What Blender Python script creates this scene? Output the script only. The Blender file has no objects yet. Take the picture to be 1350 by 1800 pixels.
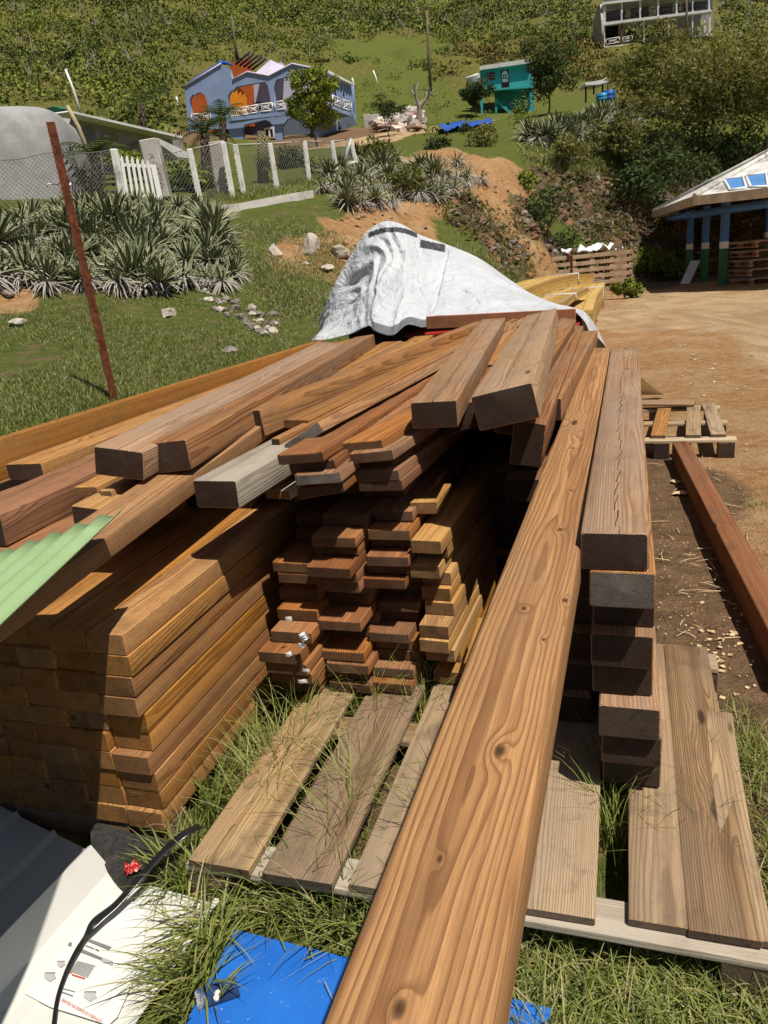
import bpy, bmesh, math, random
import numpy as np
from mathutils import Vector, Matrix, noise as mnoise

sc = bpy.context.scene
col = sc.collection
R = math.radians

# ---------------------------------------------------------------- camera
F = 1353.0; H = 1.45; TH = R(18.4); RO = R(5.2)
fw = Vector((0, math.cos(TH), -math.sin(TH))); up0 = Vector((0, math.sin(TH), math.cos(TH))); r0 = Vector((1, 0, 0))
rt = math.cos(RO) * r0 - math.sin(RO) * up0
up = math.sin(RO) * r0 + math.cos(RO) * up0
cam = bpy.data.cameras.new('camera'); camo = bpy.data.objects.new('camera', cam); col.objects.link(camo)
cam.sensor_fit = 'VERTICAL'; cam.sensor_height = 36; cam.lens = 36 * F / 1800; cam.clip_start = .02; cam.clip_end = 3000
camo.matrix_world = Matrix(((rt.x, up.x, -fw.x, 0), (rt.y, up.y, -fw.y, 0), (rt.z, up.z, -fw.z, H), (0, 0, 0, 1)))
sc.camera = camo
# ---------------------------------------------------------------- light
LU, LV = .30, -.40
A = math.atan2((fw + rt * (1107 - 675) / F - up * (411 - 900) / F).x, (fw + rt * (1107 - 675) / F - up * (411 - 900) / F).y)
U = Vector((math.sin(A), math.cos(A), 0)); V = Vector((math.cos(A), -math.sin(A), 0)); Z = Vector((0, 0, 1))
L = (U * LU + V * LV - Z).normalized()
world = bpy.data.worlds.new('World'); sc.world = world; world.use_nodes = True
wn = world.node_tree; bg = wn.nodes['Background']
sky = wn.nodes.new('ShaderNodeTexSky'); sky.sky_type = 'NISHITA'; sky.sun_disc = False
sky.sun_elevation = math.asin(-L.z); sky.sun_rotation = math.atan2(-L.x, -L.y)
wn.links.new(sky.outputs[0], bg.inputs[0]); bg.inputs[1].default_value = .05
sun = bpy.data.lights.new('sun', 'SUN'); suno = bpy.data.objects.new('sun', sun); col.objects.link(suno)
sun.energy = 5.0; sun.angle = R(.5); sun.color = (1, .94, .84)
suno.rotation_euler = L.to_track_quat('-Z', 'Y').to_euler(); suno.location = (3, -4, 12)
sc.view_settings.view_transform = 'Standard'; sc.view_settings.look = 'None'; sc.view_settings.exposure = .2; sc.view_settings.gamma = 1

# ---------------------------------------------------------------- geometry helpers
CAM = Vector((0, 0, H))
def ray(px, py): return fw + rt * ((px - 675) / F) - up * ((py - 900) / F)
def uvz(u, v, z): return U * u + V * v + Z * z
def Pz(px, py, z):
    d = ray(px, py); return CAM + d * ((z - H) / d.z)
def Pu(px, py, u):
    d = ray(px, py); return CAM + d * (u / d.dot(U))
def Py(px, py, y):
    d = ray(px, py); return CAM + d * (y / d.y)
rng = random.Random(7); nr = np.random.default_rng(7)

def link(name, me, mats=(), parent=None, mw=None):
    o = bpy.data.objects.new(name, me); col.objects.link(o)
    if me is not None and mats:
        for m in (mats if isinstance(mats, (list, tuple)) else [mats]): me.materials.append(m)
    if parent is not None: o.parent = parent
    if mw is not None: o.matrix_basis = mw
    return o
def tag(o, label, cat, group=None, kind=None):
    o['label'] = label; o['category'] = cat
    if group: o['group'] = group
    if kind: o['kind'] = kind
    return o
def empty(name, loc, rz=0):
    o = bpy.data.objects.new(name, None); col.objects.link(o); o.location = loc; o.rotation_euler = (0, 0, rz); o.empty_display_size = .1
    return o
def kids(o): return [c for c in KIDS.get(o.name, [])]
KIDS = {}
def child(name, me, mats, parent, mw=None):
    o = link(name, me, mats, parent, mw); KIDS.setdefault(parent.name, []).append(o); return o
def copy_tree(o, parent=None):
    c = o.copy(); col.objects.link(c)
    if parent is not None: c.parent = parent; KIDS.setdefault(parent.name, []).append(c)
    for ch in list(KIDS.get(o.name, [])): copy_tree(ch, c)
    return c

class MB:
    def __init__(s): s.v = []; s.f = []; s.m = []; s.sm = []
    def add(s, vs, fs, mi=0, sm=False):
        b = len(s.v); s.v += [tuple(x) for x in vs]; s.f += [[i + b for i in f] for f in fs]; s.m += [mi] * len(fs); s.sm += [sm] * len(fs)
    def box(s, a, b, M=None, mi=0, bev=0.0):
        x0, y0, z0 = a; x1, y1, z1 = b
        if bev > 0:
            bm = bmesh.new(); bmesh.ops.create_cube(bm, size=1)
            for v in bm.verts: v.co = Vector((x0 + (v.co.x + .5) * (x1 - x0), y0 + (v.co.y + .5) * (y1 - y0), z0 + (v.co.z + .5) * (z1 - z0)))
            bmesh.ops.bevel(bm, geom=bm.edges[:], offset=bev, segments=1, affect='EDGES')
            bm.verts.index_update(); vs = [v.co.copy() for v in bm.verts]; fs = [[v.index for v in f.verts] for f in bm.faces]; bm.free()
        else:
            vs = [Vector((x, y, z)) for z in (z0, z1) for y in (y0, y1) for x in (x0, x1)]
            fs = [[0, 2, 3, 1], [4, 5, 7, 6], [0, 1, 5, 4], [2, 6, 7, 3], [0, 4, 6, 2], [1, 3, 7, 5]]
        if M is not None: vs = [M @ v for v in vs]
        s.add(vs, fs, mi)
    def tube(s, pts, rad, n=6, mi=0, caps=True, sm=True):
        pts = [Vector(p) for p in pts]; N = len(pts)
        if not isinstance(rad, (list, tuple)): rad = [rad] * N
        vs = []; prev = None
        for i, p in enumerate(pts):
            t = (pts[min(i + 1, N - 1)] - pts[max(i - 1, 0)]).normalized()
            a = Vector((0, 0, 1)) if abs(t.z) < .9 else Vector((1, 0, 0))
            if prev is not None: a = prev
            x = (a - t * a.dot(t)).normalized(); prev = x; y = t.cross(x)
            for k in range(n):
                an = 2 * math.pi * k / n; vs.append(p + (x * math.cos(an) + y * math.sin(an)) * rad[i])
        fs = []
        for i in range(N - 1):
            for k in range(n):
                a = i * n + k; b = i * n + (k + 1) % n; fs.append([a, b, b + n, a + n])
        b0 = len(s.v); s.add(vs, fs, mi, sm)
        if caps: s.add([], [], mi); s.f += [[b0 + k for k in range(n)][::-1], [b0 + (N - 1) * n + k for k in range(n)]]; s.m += [mi] * 2; s.sm += [False] * 2
    def prism(s, poly, a, b, axis_fn, mi=0):
        """poly of 2D points; axis_fn(p2, t) -> 3D; extruded between t=a and t=b"""
        n = len(poly); vs = [axis_fn(p, a) for p in poly] + [axis_fn(p, b) for p in poly]
        fs = [list(range(n))[::-1], list(range(n, 2 * n))] + [[i, (i + 1) % n, n + (i + 1) % n, n + i] for i in range(n)]
        s.add(vs, fs, mi)
    def mesh(s, name):
        me = bpy.data.meshes.new(name); me.from_pydata(s.v, [], s.f)
        if s.m: me.polygons.foreach_set('material_index', s.m); me.polygons.foreach_set('use_smooth', s.sm)
        me.update(); return me
    def build(s, name, mats, parent=None, mw=None):
        if parent is not None: return child(name, s.mesh(name), mats, parent, mw)
        return link(name, s.mesh(name), mats, None, mw)

def np_mesh(name, verts, faces, smooth=False, attr=None):
    """verts Nx3, faces MxK (K=3/4) as fast mesh"""
    me = bpy.data.meshes.new(name); n = len(verts); m, k = faces.shape
    me.vertices.add(n); me.vertices.foreach_set('co', verts.astype(np.float32).ravel())
    me.loops.add(m * k); me.loops.foreach_set('vertex_index', faces.astype(np.int32).ravel())
    me.polygons.add(m); me.polygons.foreach_set('loop_start', np.arange(0, m * k, k, dtype=np.int32)); me.polygons.foreach_set('loop_total', np.full(m, k, np.int32))
    if smooth: me.polygons.foreach_set('use_smooth', np.ones(m, bool))
    me.update(calc_edges=True)
    if attr:
        for an, arr in attr.items():
            ca = me.color_attributes.new(an, 'FLOAT_COLOR', 'POINT')
            c4 = np.ones((n, 4), np.float32); c4[:, :arr.shape[1]] = arr; ca.data.foreach_set('color', c4.ravel())
    return me

def plate(name, outer, holes, thick, to3):
    """flat outline with holes, filled and given thickness; to3 maps (x,y,depth)->world"""
    cu = bpy.data.curves.new(name, 'CURVE'); cu.dimensions = '2D'; cu.fill_mode = 'BOTH'; cu.extrude = thick / 2
    for poly in [outer] + list(holes):
        sp = cu.splines.new('POLY'); sp.points.add(len(poly) - 1)
        for p, q in zip(sp.points, poly): p.co = (q[0], q[1], 0, 1)
        sp.use_cyclic_u = True
    o = bpy.data.objects.new('tmp', cu); col.objects.link(o)
    dg = bpy.context.evaluated_depsgraph_get(); dg.update()
    me = bpy.data.meshes.new_from_object(o.evaluated_get(dg)); bpy.data.objects.remove(o)
    for v in me.vertices:
        v.co = to3(v.co.x, v.co.y, thick / 2 - v.co.z)
    me.name = name; me.update(); return me

# ---------------------------------------------------------------- material helpers
class G:
    def __init__(s, name):
        s.mat = bpy.data.materials.new(name); s.mat.use_nodes = True; s.nt = s.mat.node_tree
        s.bsdf = s.nt.nodes['Principled BSDF']; s.bsdf.inputs['Roughness'].default_value = .8
        s.bsdf.inputs['Specular IOR Level'].default_value = .25
    def n(s, t, ins=None, **kw):
        nd = s.nt.nodes.new('ShaderNode' + t)
        for k, v in kw.items(): setattr(nd, k, v)
        for k, v in (ins or {}).items(): s.set(nd.inputs[k], v)
        return nd
    def set(s, sock, v):
        if hasattr(v, 'is_linked') and hasattr(v, 'node'): s.nt.links.new(v, sock)
        elif isinstance(v, bpy.types.Node): s.nt.links.new(v.outputs[0], sock)
        else: sock.default_value = v if not (isinstance(v, tuple) and len(v) == 3 and sock.type == 'RGBA') else (*v, 1)
    def m(s, op, a, b=None, c=None, clamp=False):
        nd = s.nt.nodes.new('ShaderNodeMath'); nd.operation = op; nd.use_clamp = clamp
        for i, x in enumerate((a, b, c)):
            if x is not None: s.set(nd.inputs[i], x)
        return nd.outputs[0]
    def vm(s, op, a, b=None):
        nd = s.nt.nodes.new('ShaderNodeVectorMath'); nd.operation = op
        s.set(nd.inputs[0], a)
        if b is not None: s.set(nd.inputs[1], b)
        return nd.outputs[0]
    def ramp(s, fac, stops, interp='LINEAR'):
        nd = s.nt.nodes.new('ShaderNodeValToRGB'); cr = nd.color_ramp; cr.interpolation = interp
        while len(cr.elements) < len(stops): cr.elements.new(.5)
        for e, (p, c) in zip(cr.elements, stops):
            e.position = p; e.color = (*c, 1) if isinstance(c, tuple) else (c, c, c, 1)
        s.set(nd.inputs[0], fac); return nd.outputs[0]
    def mix(s, fac, a, b, mode='MIX'):
        nd = s.nt.nodes.new('ShaderNodeMix'); nd.data_type = 'RGBA'; nd.blend_type = mode
        s.set(nd.inputs[0], fac); s.set(nd.inputs[6], a); s.set(nd.inputs[7], b); return nd.outputs[2]
    def noise(s, vec, scale, detail=3, rough=.55, dim='3D'):
        nd = s.n('TexNoise', {'Scale': scale, 'Detail': detail, 'Roughness': rough}, noise_dimensions=dim)
        if vec is not None: s.set(nd.inputs['Vector'], vec)
        return nd.outputs[0]
    def obj(s): return s.n('TexCoord').outputs['Object']
    def geo(s): return s.n('NewGeometry').outputs['Position']
    def rnd(s): return s.n('ObjectInfo').outputs['Random']
    def bump(s, h, strength=.4, dist=.01):
        b = s.n('Bump', {'Strength': strength, 'Distance': dist, 'Height': h}); s.set(s.bsdf.inputs['Normal'], b); return b
    def out(s, colr, rough=None):
        s.set(s.bsdf.inputs['Base Color'], colr)
        if rough is not None: s.set(s.bsdf.inputs['Roughness'], rough)
        return s.mat

def wood(name, lt, dk, grey=(.22, .19, .17), ga=.3, ring=.007, dark=1.0, crack=False, end=False, stain=.5, rough=.7, contrast=1.0, knots=(), off0=None, fin_=.3, saw=0.0):
    g = G(name); p = g.obj(); rn = g.rnd()
    wn_ = g.n('TexWhiteNoise', {'W': rn}, noise_dimensions='1D')
    off = g.vm('MULTIPLY', g.vm('SUBTRACT', wn_.outputs['Color'], (.5, .5, .5)), (.12, 40., .16))
    if off0 is not None: off = g.n('CombineXYZ', {0: off0[0], 1: off0[1], 2: off0[2]}).outputs[0]
    q = g.vm('ADD', p, off)
    q = g.vm('ADD', q, (0, 0, .05))
    st = g.vm('MULTIPLY', q, (7., .9, 7.))
    n1 = g.n('TexNoise', {'Vector': st, 'Scale': 1.0, 'Detail': 2.0, 'Roughness': .5})
    scr = g.noise(g.vm('MULTIPLY', p, (900., 30., 900.)), 1.0, 1, .5)
    dis = g.vm('MULTIPLY', g.vm('SUBTRACT', n1.outputs['Color'], (.5, .5, .5)), (.026, 0, .026))
    n1b = g.n('TexNoise', {'Vector': g.vm('MULTIPLY', q, (30., 3.5, 30.)), 'Scale': 1.0, 'Detail': 2.0})
    dis2 = g.vm('MULTIPLY', g.vm('SUBTRACT', n1b.outputs['Color'], (.5, .5, .5)), (.005, 0, .005))
    vor = g.n('TexVoronoi', {'Vector': g.vm('MULTIPLY', q, (6., 1.5, 6.)), 'Scale': 1.0}, feature='F1')
    vd = vor.outputs['Distance']
    knot = g.ramp(vd, [(0, 1.0), (.1, .55), (.3, .0)], 'EASE')
    kcore = g.ramp(vd, [(0, 1.0), (.045, .9), (.075, 0.0)])
    q2 = g.vm('ADD', g.vm('ADD', q, dis), dis2)
    sep = g.n('SeparateXYZ', {0: q2})
    # the pith drifts a little along the board, so rings surface as long arches
    tw = g.m('MULTIPLY', g.m('SINE', g.m('MULTIPLY', sep.outputs[1], .9)), .02)
    x = g.m('ADD', sep.outputs[0], tw); z = sep.outputs[2]
    r = g.m('SQRT', g.m('ADD', g.m('MULTIPLY', x, x), g.m('MULTIPLY', z, z)))
    r = g.m('ADD', r, g.m('MULTIPLY', knot, .022))
    for (kx, ky, ks) in knots:
        sp_ = g.n('SeparateXYZ', {0: p}); ax_ = g.m('DIVIDE', g.m('SUBTRACT', sp_.outputs[0], kx), ks); ay_ = g.m('DIVIDE', g.m('SUBTRACT', sp_.outputs[1], ky), ks * 1.9)
        wob_ = g.noise(g.vm('MULTIPLY', p, (60., 40., 60.)), 1.0, 2, .6)
        dd_ = g.m('ADD', g.m('ADD', g.m('MULTIPLY', ax_, ax_), g.m('MULTIPLY', ay_, ay_)), g.m('MULTIPLY', g.m('SUBTRACT', wob_, .5), .25)); ex_ = g.m('EXPONENT', g.m('MULTIPLY', dd_, -.28))
        r = g.m('ADD', r, g.m('MULTIPLY', ex_, ks * .85)); kcore = g.m('MAXIMUM', kcore, g.ramp(dd_, [(0, 1.0), (.5, .55), (1.0, 0.0)]))
    ringv = g.m('FRACT', g.m('DIVIDE', r, ring))
    rl = g.ramp(ringv, [(0, 0.0), (.45, .08), (.78, .85), (.92, 1.0), (1.0, 0.0)])
    fib = g.noise(g.vm('MULTIPLY', q, (330., 6., 330.)), 1.0, 4, .75)
    fin = g.noise(g.vm('MULTIPLY', q, (110., 1.6, 110.)), 1.0, 3, .6)
    strk = g.noise(g.vm('MULTIPLY', q, (26., .45, 26.)), 1.0, 3, .6)
    big = g.noise(g.vm('MULTIPLY', q, (5., 1.1, 5.)), 1.0, 3, .6)
    tone = g.noise(g.vm('MULTIPLY', q, (14., .8, 14.)), 1.0, 2, .6)
    fac = g.m('MULTIPLY', rl, g.m('MULTIPLY_ADD', tone, .9, .25 * contrast))
    c = g.mix(g.m('MULTIPLY', fac, 1.0), lt, dk)
    c = g.mix(g.m('MULTIPLY', g.ramp(fin, [(.42, 0.0), (.66, 1.0)]), fin_), c, dk)
    c = g.mix(g.m('MULTIPLY', g.ramp(strk, [(.5, 0.0), (.68, 1.0)]), .6), c, (dk[0] * .8, dk[1] * .75, dk[2] * .7))
    c = g.mix(g.m('MULTIPLY', g.m('SUBTRACT', fib, .38, clamp=True), 1.5), c, dk)
    c = g.mix(g.m('MULTIPLY', g.ramp(big, [(.42, 0.0), (.75, 1.0)]), ga * 1.4), c, grey)
    c = g.mix(g.m('MULTIPLY', g.ramp(scr, [(.30, 1.0), (.36, 0.0)]), .35), c, dk)
    c = g.mix(kcore, c, (dk[0] * .35, dk[1] * .35, dk[2] * .35))
    # per-board tone
    hv = g.n('HueSaturation', {'Hue': g.m('MULTIPLY_ADD', wn_.outputs['Value'], .007, .4945), 'Saturation': g.m('MULTIPLY_ADD', rn, .2, .93),
                              'Value': g.m('MULTIPLY_ADD', wn_.outputs['Value'], .44, .82 * dark), 'Color': c}).outputs[0]
    hgt = g.m('ADD', g.m('MULTIPLY', rl, -.5), g.m('MULTIPLY', fib, .8))
    if stain:
        dn = g.noise(g.vm('MULTIPLY', q, (9., 5., 9.)), 1.0, 5, .7)
        hv = g.mix(g.m('MULTIPLY', g.ramp(dn, [(.52, 0.0), (.72, 1.0)]), stain), hv, (grey[0] * .45, grey[1] * .42, grey[2] * .4))
    if knots: hv = g.n('HueSaturation', {'Hue': .4965, 'Saturation': .98, 'Value': .88, 'Color': c}).outputs[0]
    if saw:
        sw = g.noise(g.vm('MULTIPLY', q, (22., 420., 60.)), 1.0, 2, .5); hgt = g.m('ADD', hgt, g.m('MULTIPLY', sw, saw * 2.2)); hv = g.mix(g.m('MULTIPLY', g.ramp(sw, [(.5, 0.0), (.62, 1.0)]), saw * .55), hv, dk)
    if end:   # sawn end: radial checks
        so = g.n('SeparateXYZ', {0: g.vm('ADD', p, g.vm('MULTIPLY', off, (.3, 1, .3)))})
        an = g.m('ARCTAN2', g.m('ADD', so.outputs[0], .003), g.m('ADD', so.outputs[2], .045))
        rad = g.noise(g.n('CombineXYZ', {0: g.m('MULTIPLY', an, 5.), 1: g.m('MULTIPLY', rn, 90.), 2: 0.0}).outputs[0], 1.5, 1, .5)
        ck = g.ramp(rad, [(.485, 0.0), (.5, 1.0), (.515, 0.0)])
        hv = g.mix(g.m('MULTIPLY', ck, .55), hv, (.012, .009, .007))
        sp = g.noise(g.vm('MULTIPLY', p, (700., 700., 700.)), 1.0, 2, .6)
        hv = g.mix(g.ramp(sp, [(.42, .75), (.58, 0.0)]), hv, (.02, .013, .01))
    if crack:
        so = g.n('SeparateXYZ', {0: p})
        yy = g.m('ADD', so.outputs[1], g.m('MULTIPLY', rn, 9.))
        cv = g.n('CombineXYZ', {0: 0.0, 1: yy, 2: rn}).outputs[0]
        wob = g.m('MULTIPLY', g.m('SUBTRACT', g.noise(cv, 2.2, 3, .6), .5), .05)
        saw = g.m('MULTIPLY', g.m('SUBTRACT', g.m('FRACT', g.m('MULTIPLY', yy, 9.)), .5), .009)
        dd = g.m('ABSOLUTE', g.m('SUBTRACT', so.outputs[0], g.m('ADD', wob, saw)))
        wd = g.m('MULTIPLY', g.noise(cv, 5.5, 2, .6), .0032)
        ck = g.m('MULTIPLY', g.m('LESS_THAN', dd, g.m('SUBTRACT', wd, .0006)), g.m('GREATER_THAN', so.outputs[2], -.03))
        hv = g.mix(ck, hv, (.010, .007, .005)); hgt = g.m('SUBTRACT', hgt, g.m('MULTIPLY', ck, 3.))
    g.bump(g.m('SUBTRACT', hgt, g.m('MULTIPLY', fin, .8)), .8, .0018)
    rr = g.m('MULTIPLY_ADD', fib, .3, rough - .12)
    return g.out(hv, rr)

def simple(name, c, rough=.7, var=.15, scale=6., metal=0, bump=0, spec=.25, dirt=None, da=.5, bs=None):
    g = G(name); p = g.obj(); n = g.noise(p, scale, 5, .65)
    lo = tuple(x * (1 - var * 1.6) for x in c); hi = tuple(min(1, x * (1 + var)) for x in c)
    cc = g.mix(g.ramp(n, [(.3, 0.0), (.7, 1.0)]), lo, hi)
    if dirt: cc = g.mix(g.m('MULTIPLY', g.ramp(g.noise(p, scale * .45, 6, .75), [(.5, 0.0), (.68, 1.0)]), da), cc, dirt)
    if bump: g.bump(g.noise(p, bs or scale * 4, 5, .7), bump, .02)
    g.bsdf.inputs['Metallic'].default_value = metal; g.bsdf.inputs['Specular IOR Level'].default_value = spec
    return g.out(cc, rough)

def leafmat(name, c1, c2, c3=None, scale=.6, trans=.0):
    """foliage: colour from the per-vertex 'tint' attribute mixed between tones"""
    g = G(name); at = g.n('Attribute', attribute_name='tint')
    s3 = g.n('SeparateColor', {0: at.outputs['Color']})
    c = g.mix(s3.outputs[0], c1, c2)
    if c3: c = g.mix(s3.outputs[1], c, c3)
    g.bsdf.inputs['Specular IOR Level'].default_value = .2
    if trans > 0:
        tr = g.n('BsdfTranslucent', {'Color': g.mix(.5, c, (.25, .3, .02))})
        mx = g.n('MixShader', {0: trans, 1: g.bsdf.outputs[0], 2: tr.outputs[0]})
        g.nt.links.new(mx.outputs[0], g.nt.nodes['Material Output'].inputs[0])
    return g.out(c, .75)

M = {}
M['beam'] = wood('treated_brown_wood', (.38, .20, .092), (.105, .042, .016), (.22, .155, .105), .45, .0055)
M['beam_crack'] = wood('treated_wood_with_split', (.45, .28, .155), (.18, .095, .048), (.31, .23, .165), .6, .0045, crack=True)
M['beam_grey'] = wood('weathered_beam', (.45, .30, .175), (.19, .11, .06), (.33, .25, .18), .6, .0045, crack=True)
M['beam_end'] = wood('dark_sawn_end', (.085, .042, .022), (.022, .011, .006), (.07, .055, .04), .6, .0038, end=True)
M['beam_end_grey'] = wood('grey_sawn_end', (.25, .215, .175), (.085, .07, .056), (.25, .23, .20), .8, .004, end=True, contrast=2.4)
M['orange'] = wood('orange_brown_wood', (.50, .26, .090), (.16, .06, .017), (.25, .16, .075), .3, .0048, contrast=1.5, saw=.6)
M['orange_end'] = wood('orange_sawn_end', (.44, .225, .07), (.14, .058, .016), (.22, .13, .055), .4, .0042, end=True, contrast=2.2)

M['red'] = wood('reddish_treated_wood', (.33, .15, .068), (.10, .038, .016), (.17, .11, .075), .3, .0055)
M['deck'] = wood('decking_wood', (.37, .165, .062), (.125, .046, .017), (.18, .12, .075), .35, .0045)
M['deck_end'] = wood('decking_sawn_end', (.20, .10, .045), (.05, .022, .010), (.14, .10, .06), .5, .0036, end=True, contrast=2.2)
M['yellow'] = wood('yellow_wood', (.54, .31, .105), (.21, .09, .024), (.36, .25, .12), .3, .0055)
M['yellow_end'] = wood('yellow_sawn_end', (.36, .195, .07), (.11, .05, .016), (.24, .15, .08), .4, .0042, end=True, contrast=2.)
M['grey'] = wood('silver_grey_wood', (.42, .36, .28), (.19, .15, .11), (.36, .32, .26), .8, .0045)
M['pallet'] = wood('old_pallet_wood', (.42, .295, .175), (.13, .078, .04), (.24, .18, .125), .7, .0055, stain=.8)
M['pallet_end'] = wood('old_pallet_end', (.20, .145, .095), (.08, .05, .03), (.2, .16, .12), .6, .0045, end=True)
M['pallet_pale'] = wood('pale_pallet_wood', (.60, .49, .31), (.33, .23, .12), (.42, .34, .24), .5, .006, stain=.6)
M['rust'] = simple('rust', (.22, .07, .032), .85, .45, 30, bump=.4, dirt=(.07, .025, .015), da=.8)
# ================================================================ TERRAIN
# surveyed spots: (px, py, distance, kind)   kinds: g grass, d orange dirt, s pale sand, k dark soil, h scrub hill, r rock bank, l lawn
CP = []
def cp(px, py, y, kind=None):
    p = Py(px, py, y); CP.append((p.x, p.y, p.z, kind))
def cw(x, y, z, kind=None): CP.append((x, y, z, kind))
for y in (-6, -3, -1, .6): 
    for x in (-8, -3, 0, 3, 8): cw(x, y, 0, 'k')
for x, y, k in ((-.9, 1.2, 'l'), (-.3, 1.1, 'l'), (.4, 1.0, 'l'), (1.2, 1.3, 'l'), (1.2, 2.2, 'k'), (-1.5, 2.2, 'k'), (0, 2.5, 'k'), (.9, 2.4, 'k'), (1.25, 3.2, 'k'), (1.9, 3.2, 'd'), (1.7, 4.4, 'k'), (2.4, 5.2, 'd'), (3, 3, 'd'), (4.2, 6, 's'), (3, 7.5, 'd'), (5.5, 9, 's'), (6.5, 13, 's'), (9, 16, 's'), (12, 14, 's'), (3.6, 10, 'd'), (4.6, 14, 's'), (7, 17.5, 's'), (9, 19.5, 'd'), (14, 20, 's'), (2, 8, 'd'), (1, 6, 'k'), (3, 13, 'd'), (0, 5, 'k'), (7.5, 23, 'k'), (11, 23, 'k'), (16, 24, 'k'), (8, 5, 's'), (14, 8, 's'), (20, 14, 's'), (24, 24, 's')): cw(x, y, 0, k)
cp(970, 500, 18, 'd'); cp(1010, 515, 21.5, 'd'); cp(1130, 500, 24, 'k')
# left lawn rising to the bed
cw(-1.8, 3.0, .05, 'l'); cw(-1.2, 5, .25, 'l'); cw(-3, 3.4, .1, 'l'); cw(-6, 3, .3, 'l'); cw(-1.4, 6.6, .45, 'l')
cp(0, 750, 5.0, 'l'); cp(0, 640, 7, 'l'); cp(0, 575, 8.5, 'l'); cp(150, 560, 8.9, 'l'); cp(0, 525, 9.6, 'd'); cp(200, 700, 5.5, 'l'); cp(430, 640, 7.2, 'l'); cp(350, 560, 9.2, 'l'); cp(500, 590, 8.6, 'l')
cp(130, 525, 9.8, 'l'); cp(300, 535, 10, 'l'); cp(430, 500, 11, 'l'); cp(0, 400, 12.2, 'l'); cp(200, 395, 12.8, 'l'); cp(400, 400, 13.6, 'l'); cp(-400, 560, 9.5, 'l'); cp(-400, 420, 13, 'g')
cp(0, 362, 14.8, 'g'); cp(150, 362, 15.2, 'g'); cp(275, 357, 16.5, 'g'); cp(340, 350, 17, 'g'); cp(480, 334, 18.5, 'g'); cp(540, 322, 19.5, 'g'); cp(620, 292, 21.5, 'g')
cp(380, 385, 15.4, 'g'); cp(550, 355, 16.8, 'g'); cp(450, 347, 17.4, 'g')
cp(520, 450, 13, 'd'); cp(480, 560, 10, 'l'); cp(560, 520, 11, 'l'); cp(560, 430, 13.5, 'd'); cp(600, 470, 12.6, 'd'); cp(520, 400, 14.6, 'l'); cp(450, 420, 13.6, 'l'); cp(600, 395, 15.5, 'd'); cp(560, 372, 16.4, 'l')
cp(640, 350, 18, 'd'); cp(720, 400, 17, 'd'); cp(650, 440, 14, 'd'); cp(700, 300, 22, 'g'); cp(760, 330, 20.5, 'd'); cp(830, 460, 17.5, 'l'); cp(900, 480, 17.2, 'l'); cp(840, 400, 19.5, 'r'); cp(900, 440, 19.5, 'r'); cp(850, 330, 22.0, 'd'); cp(900, 300, 24.5, 'd'); cp(880, 270, 27, 'g'); cp(790, 290, 24, 'd')
cp(960, 470, 20.0, 'd'); cp(940, 400, 23, 'r'); cp(1000, 440, 24.5, 'g'); cp(980, 330, 27.5, 'r'); cp(1050, 400, 26.5, 'r'); cp(1080, 460, 25.5, 'k'); cp(1180, 470, 27, 'r'); cp(1100, 350, 28.3, 'r'); cp(1200, 380, 28.8, 'r'); cp(1340, 360, 29.5, 'r')
cp(1000, 270, 30.5, 'g'); cp(1100, 250, 31.5, 'g'); cp(1200, 235, 33, 'g'); cp(1340, 225, 34, 'g'); cp(940, 262, 30, 'g'); cw(20, 26, .6, 'k'); cw(26, 29, 4, 'r')
cp(800, 262, 30, 'g'); cp(700, 262, 30, 'g'); cp(640, 262, 32, 'g'); cp(560, 265, 33, 'g'); cp(480, 285, 30, 'g'); cp(420, 300, 28, 'g'); cp(300, 320, 25, 'g'); cp(150, 330, 22, 'g'); cp(0, 330, 20, 'g'); cp(-300, 350, 22, 'g')
cp(900, 232, 38, 'g'); cp(1050, 215, 40, 'g'); cp(1200, 205, 42, 'h'); cp(1000, 196, 55, 'g'); cp(850, 236, 45, 'g'); cp(760, 240, 44, 'g'); cp(690, 232, 50, 's'); cp(660, 246, 46, 's'); cp(600, 245, 56, 'k'); cp(500, 252, 56, 'k'); cp(400, 262, 55, 'g'); cp(340, 240, 58, 'k'); cp(250, 250, 50, 'h'); cp(100, 260, 48, 'h'); cp(0, 270, 46, 'h'); cp(-300, 290, 46, 'h')
cp(285, 212, 68, 'h'); cp(300, 180, 76, 'h'); cp(150, 190, 72, 'h'); cp(0, 200, 70, 'h'); cp(450, 180, 85, 'g'); cp(560, 150, 95, 'g')
cp(850, 205, 76, 'g'); cp(900, 204, 74, 'g'); cp(760, 205, 72, 'g'); cp(700, 190, 78, 'g'); cp(640, 200, 76, 'g'); cp(1080, 178, 68, 'g'); cp(1150, 170, 72, 'h'); cp(1300, 160, 70, 'h')
cp(700, 150, 96, 'g'); cp(760, 165, 88, 'g'); cp(640, 140, 100, 'g'); cp(700, 100, 124, 'g'); cp(640, 95, 128, 'g'); cp(720, 88, 130, 'g'); cp(800, 105, 118, 'h'); cp(950, 130, 100, 'h'); cp(830, 150, 90, 'h'); cp(600, 120, 112, 'h')
cp(1062, 78, 112, 'h'); cp(1250, 66, 112, 'h'); cp(1150, 110, 98, 'h'); cp(1340, 90, 100, 'h'); cp(950, 60, 150, 'h'); cp(800, 40, 175, 'h'); cp(650, 50, 165, 'h'); cp(500, 90, 128, 'h'); cp(400, 60, 140, 'h'); cp(200, 100, 115, 'h'); cp(0, 100, 110, 'h'); cp(-300, 100, 110, 'h')
cp(0, 0, 165, 'h'); cp(350, 0, 180, 'h'); cp(700, 0, 200, 'h'); cp(1000, 0, 190, 'h'); cp(1340, 0, 180, 'h'); cp(1700, 50, 140, 'h'); cp(1700, 200, 50, 'h')
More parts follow.
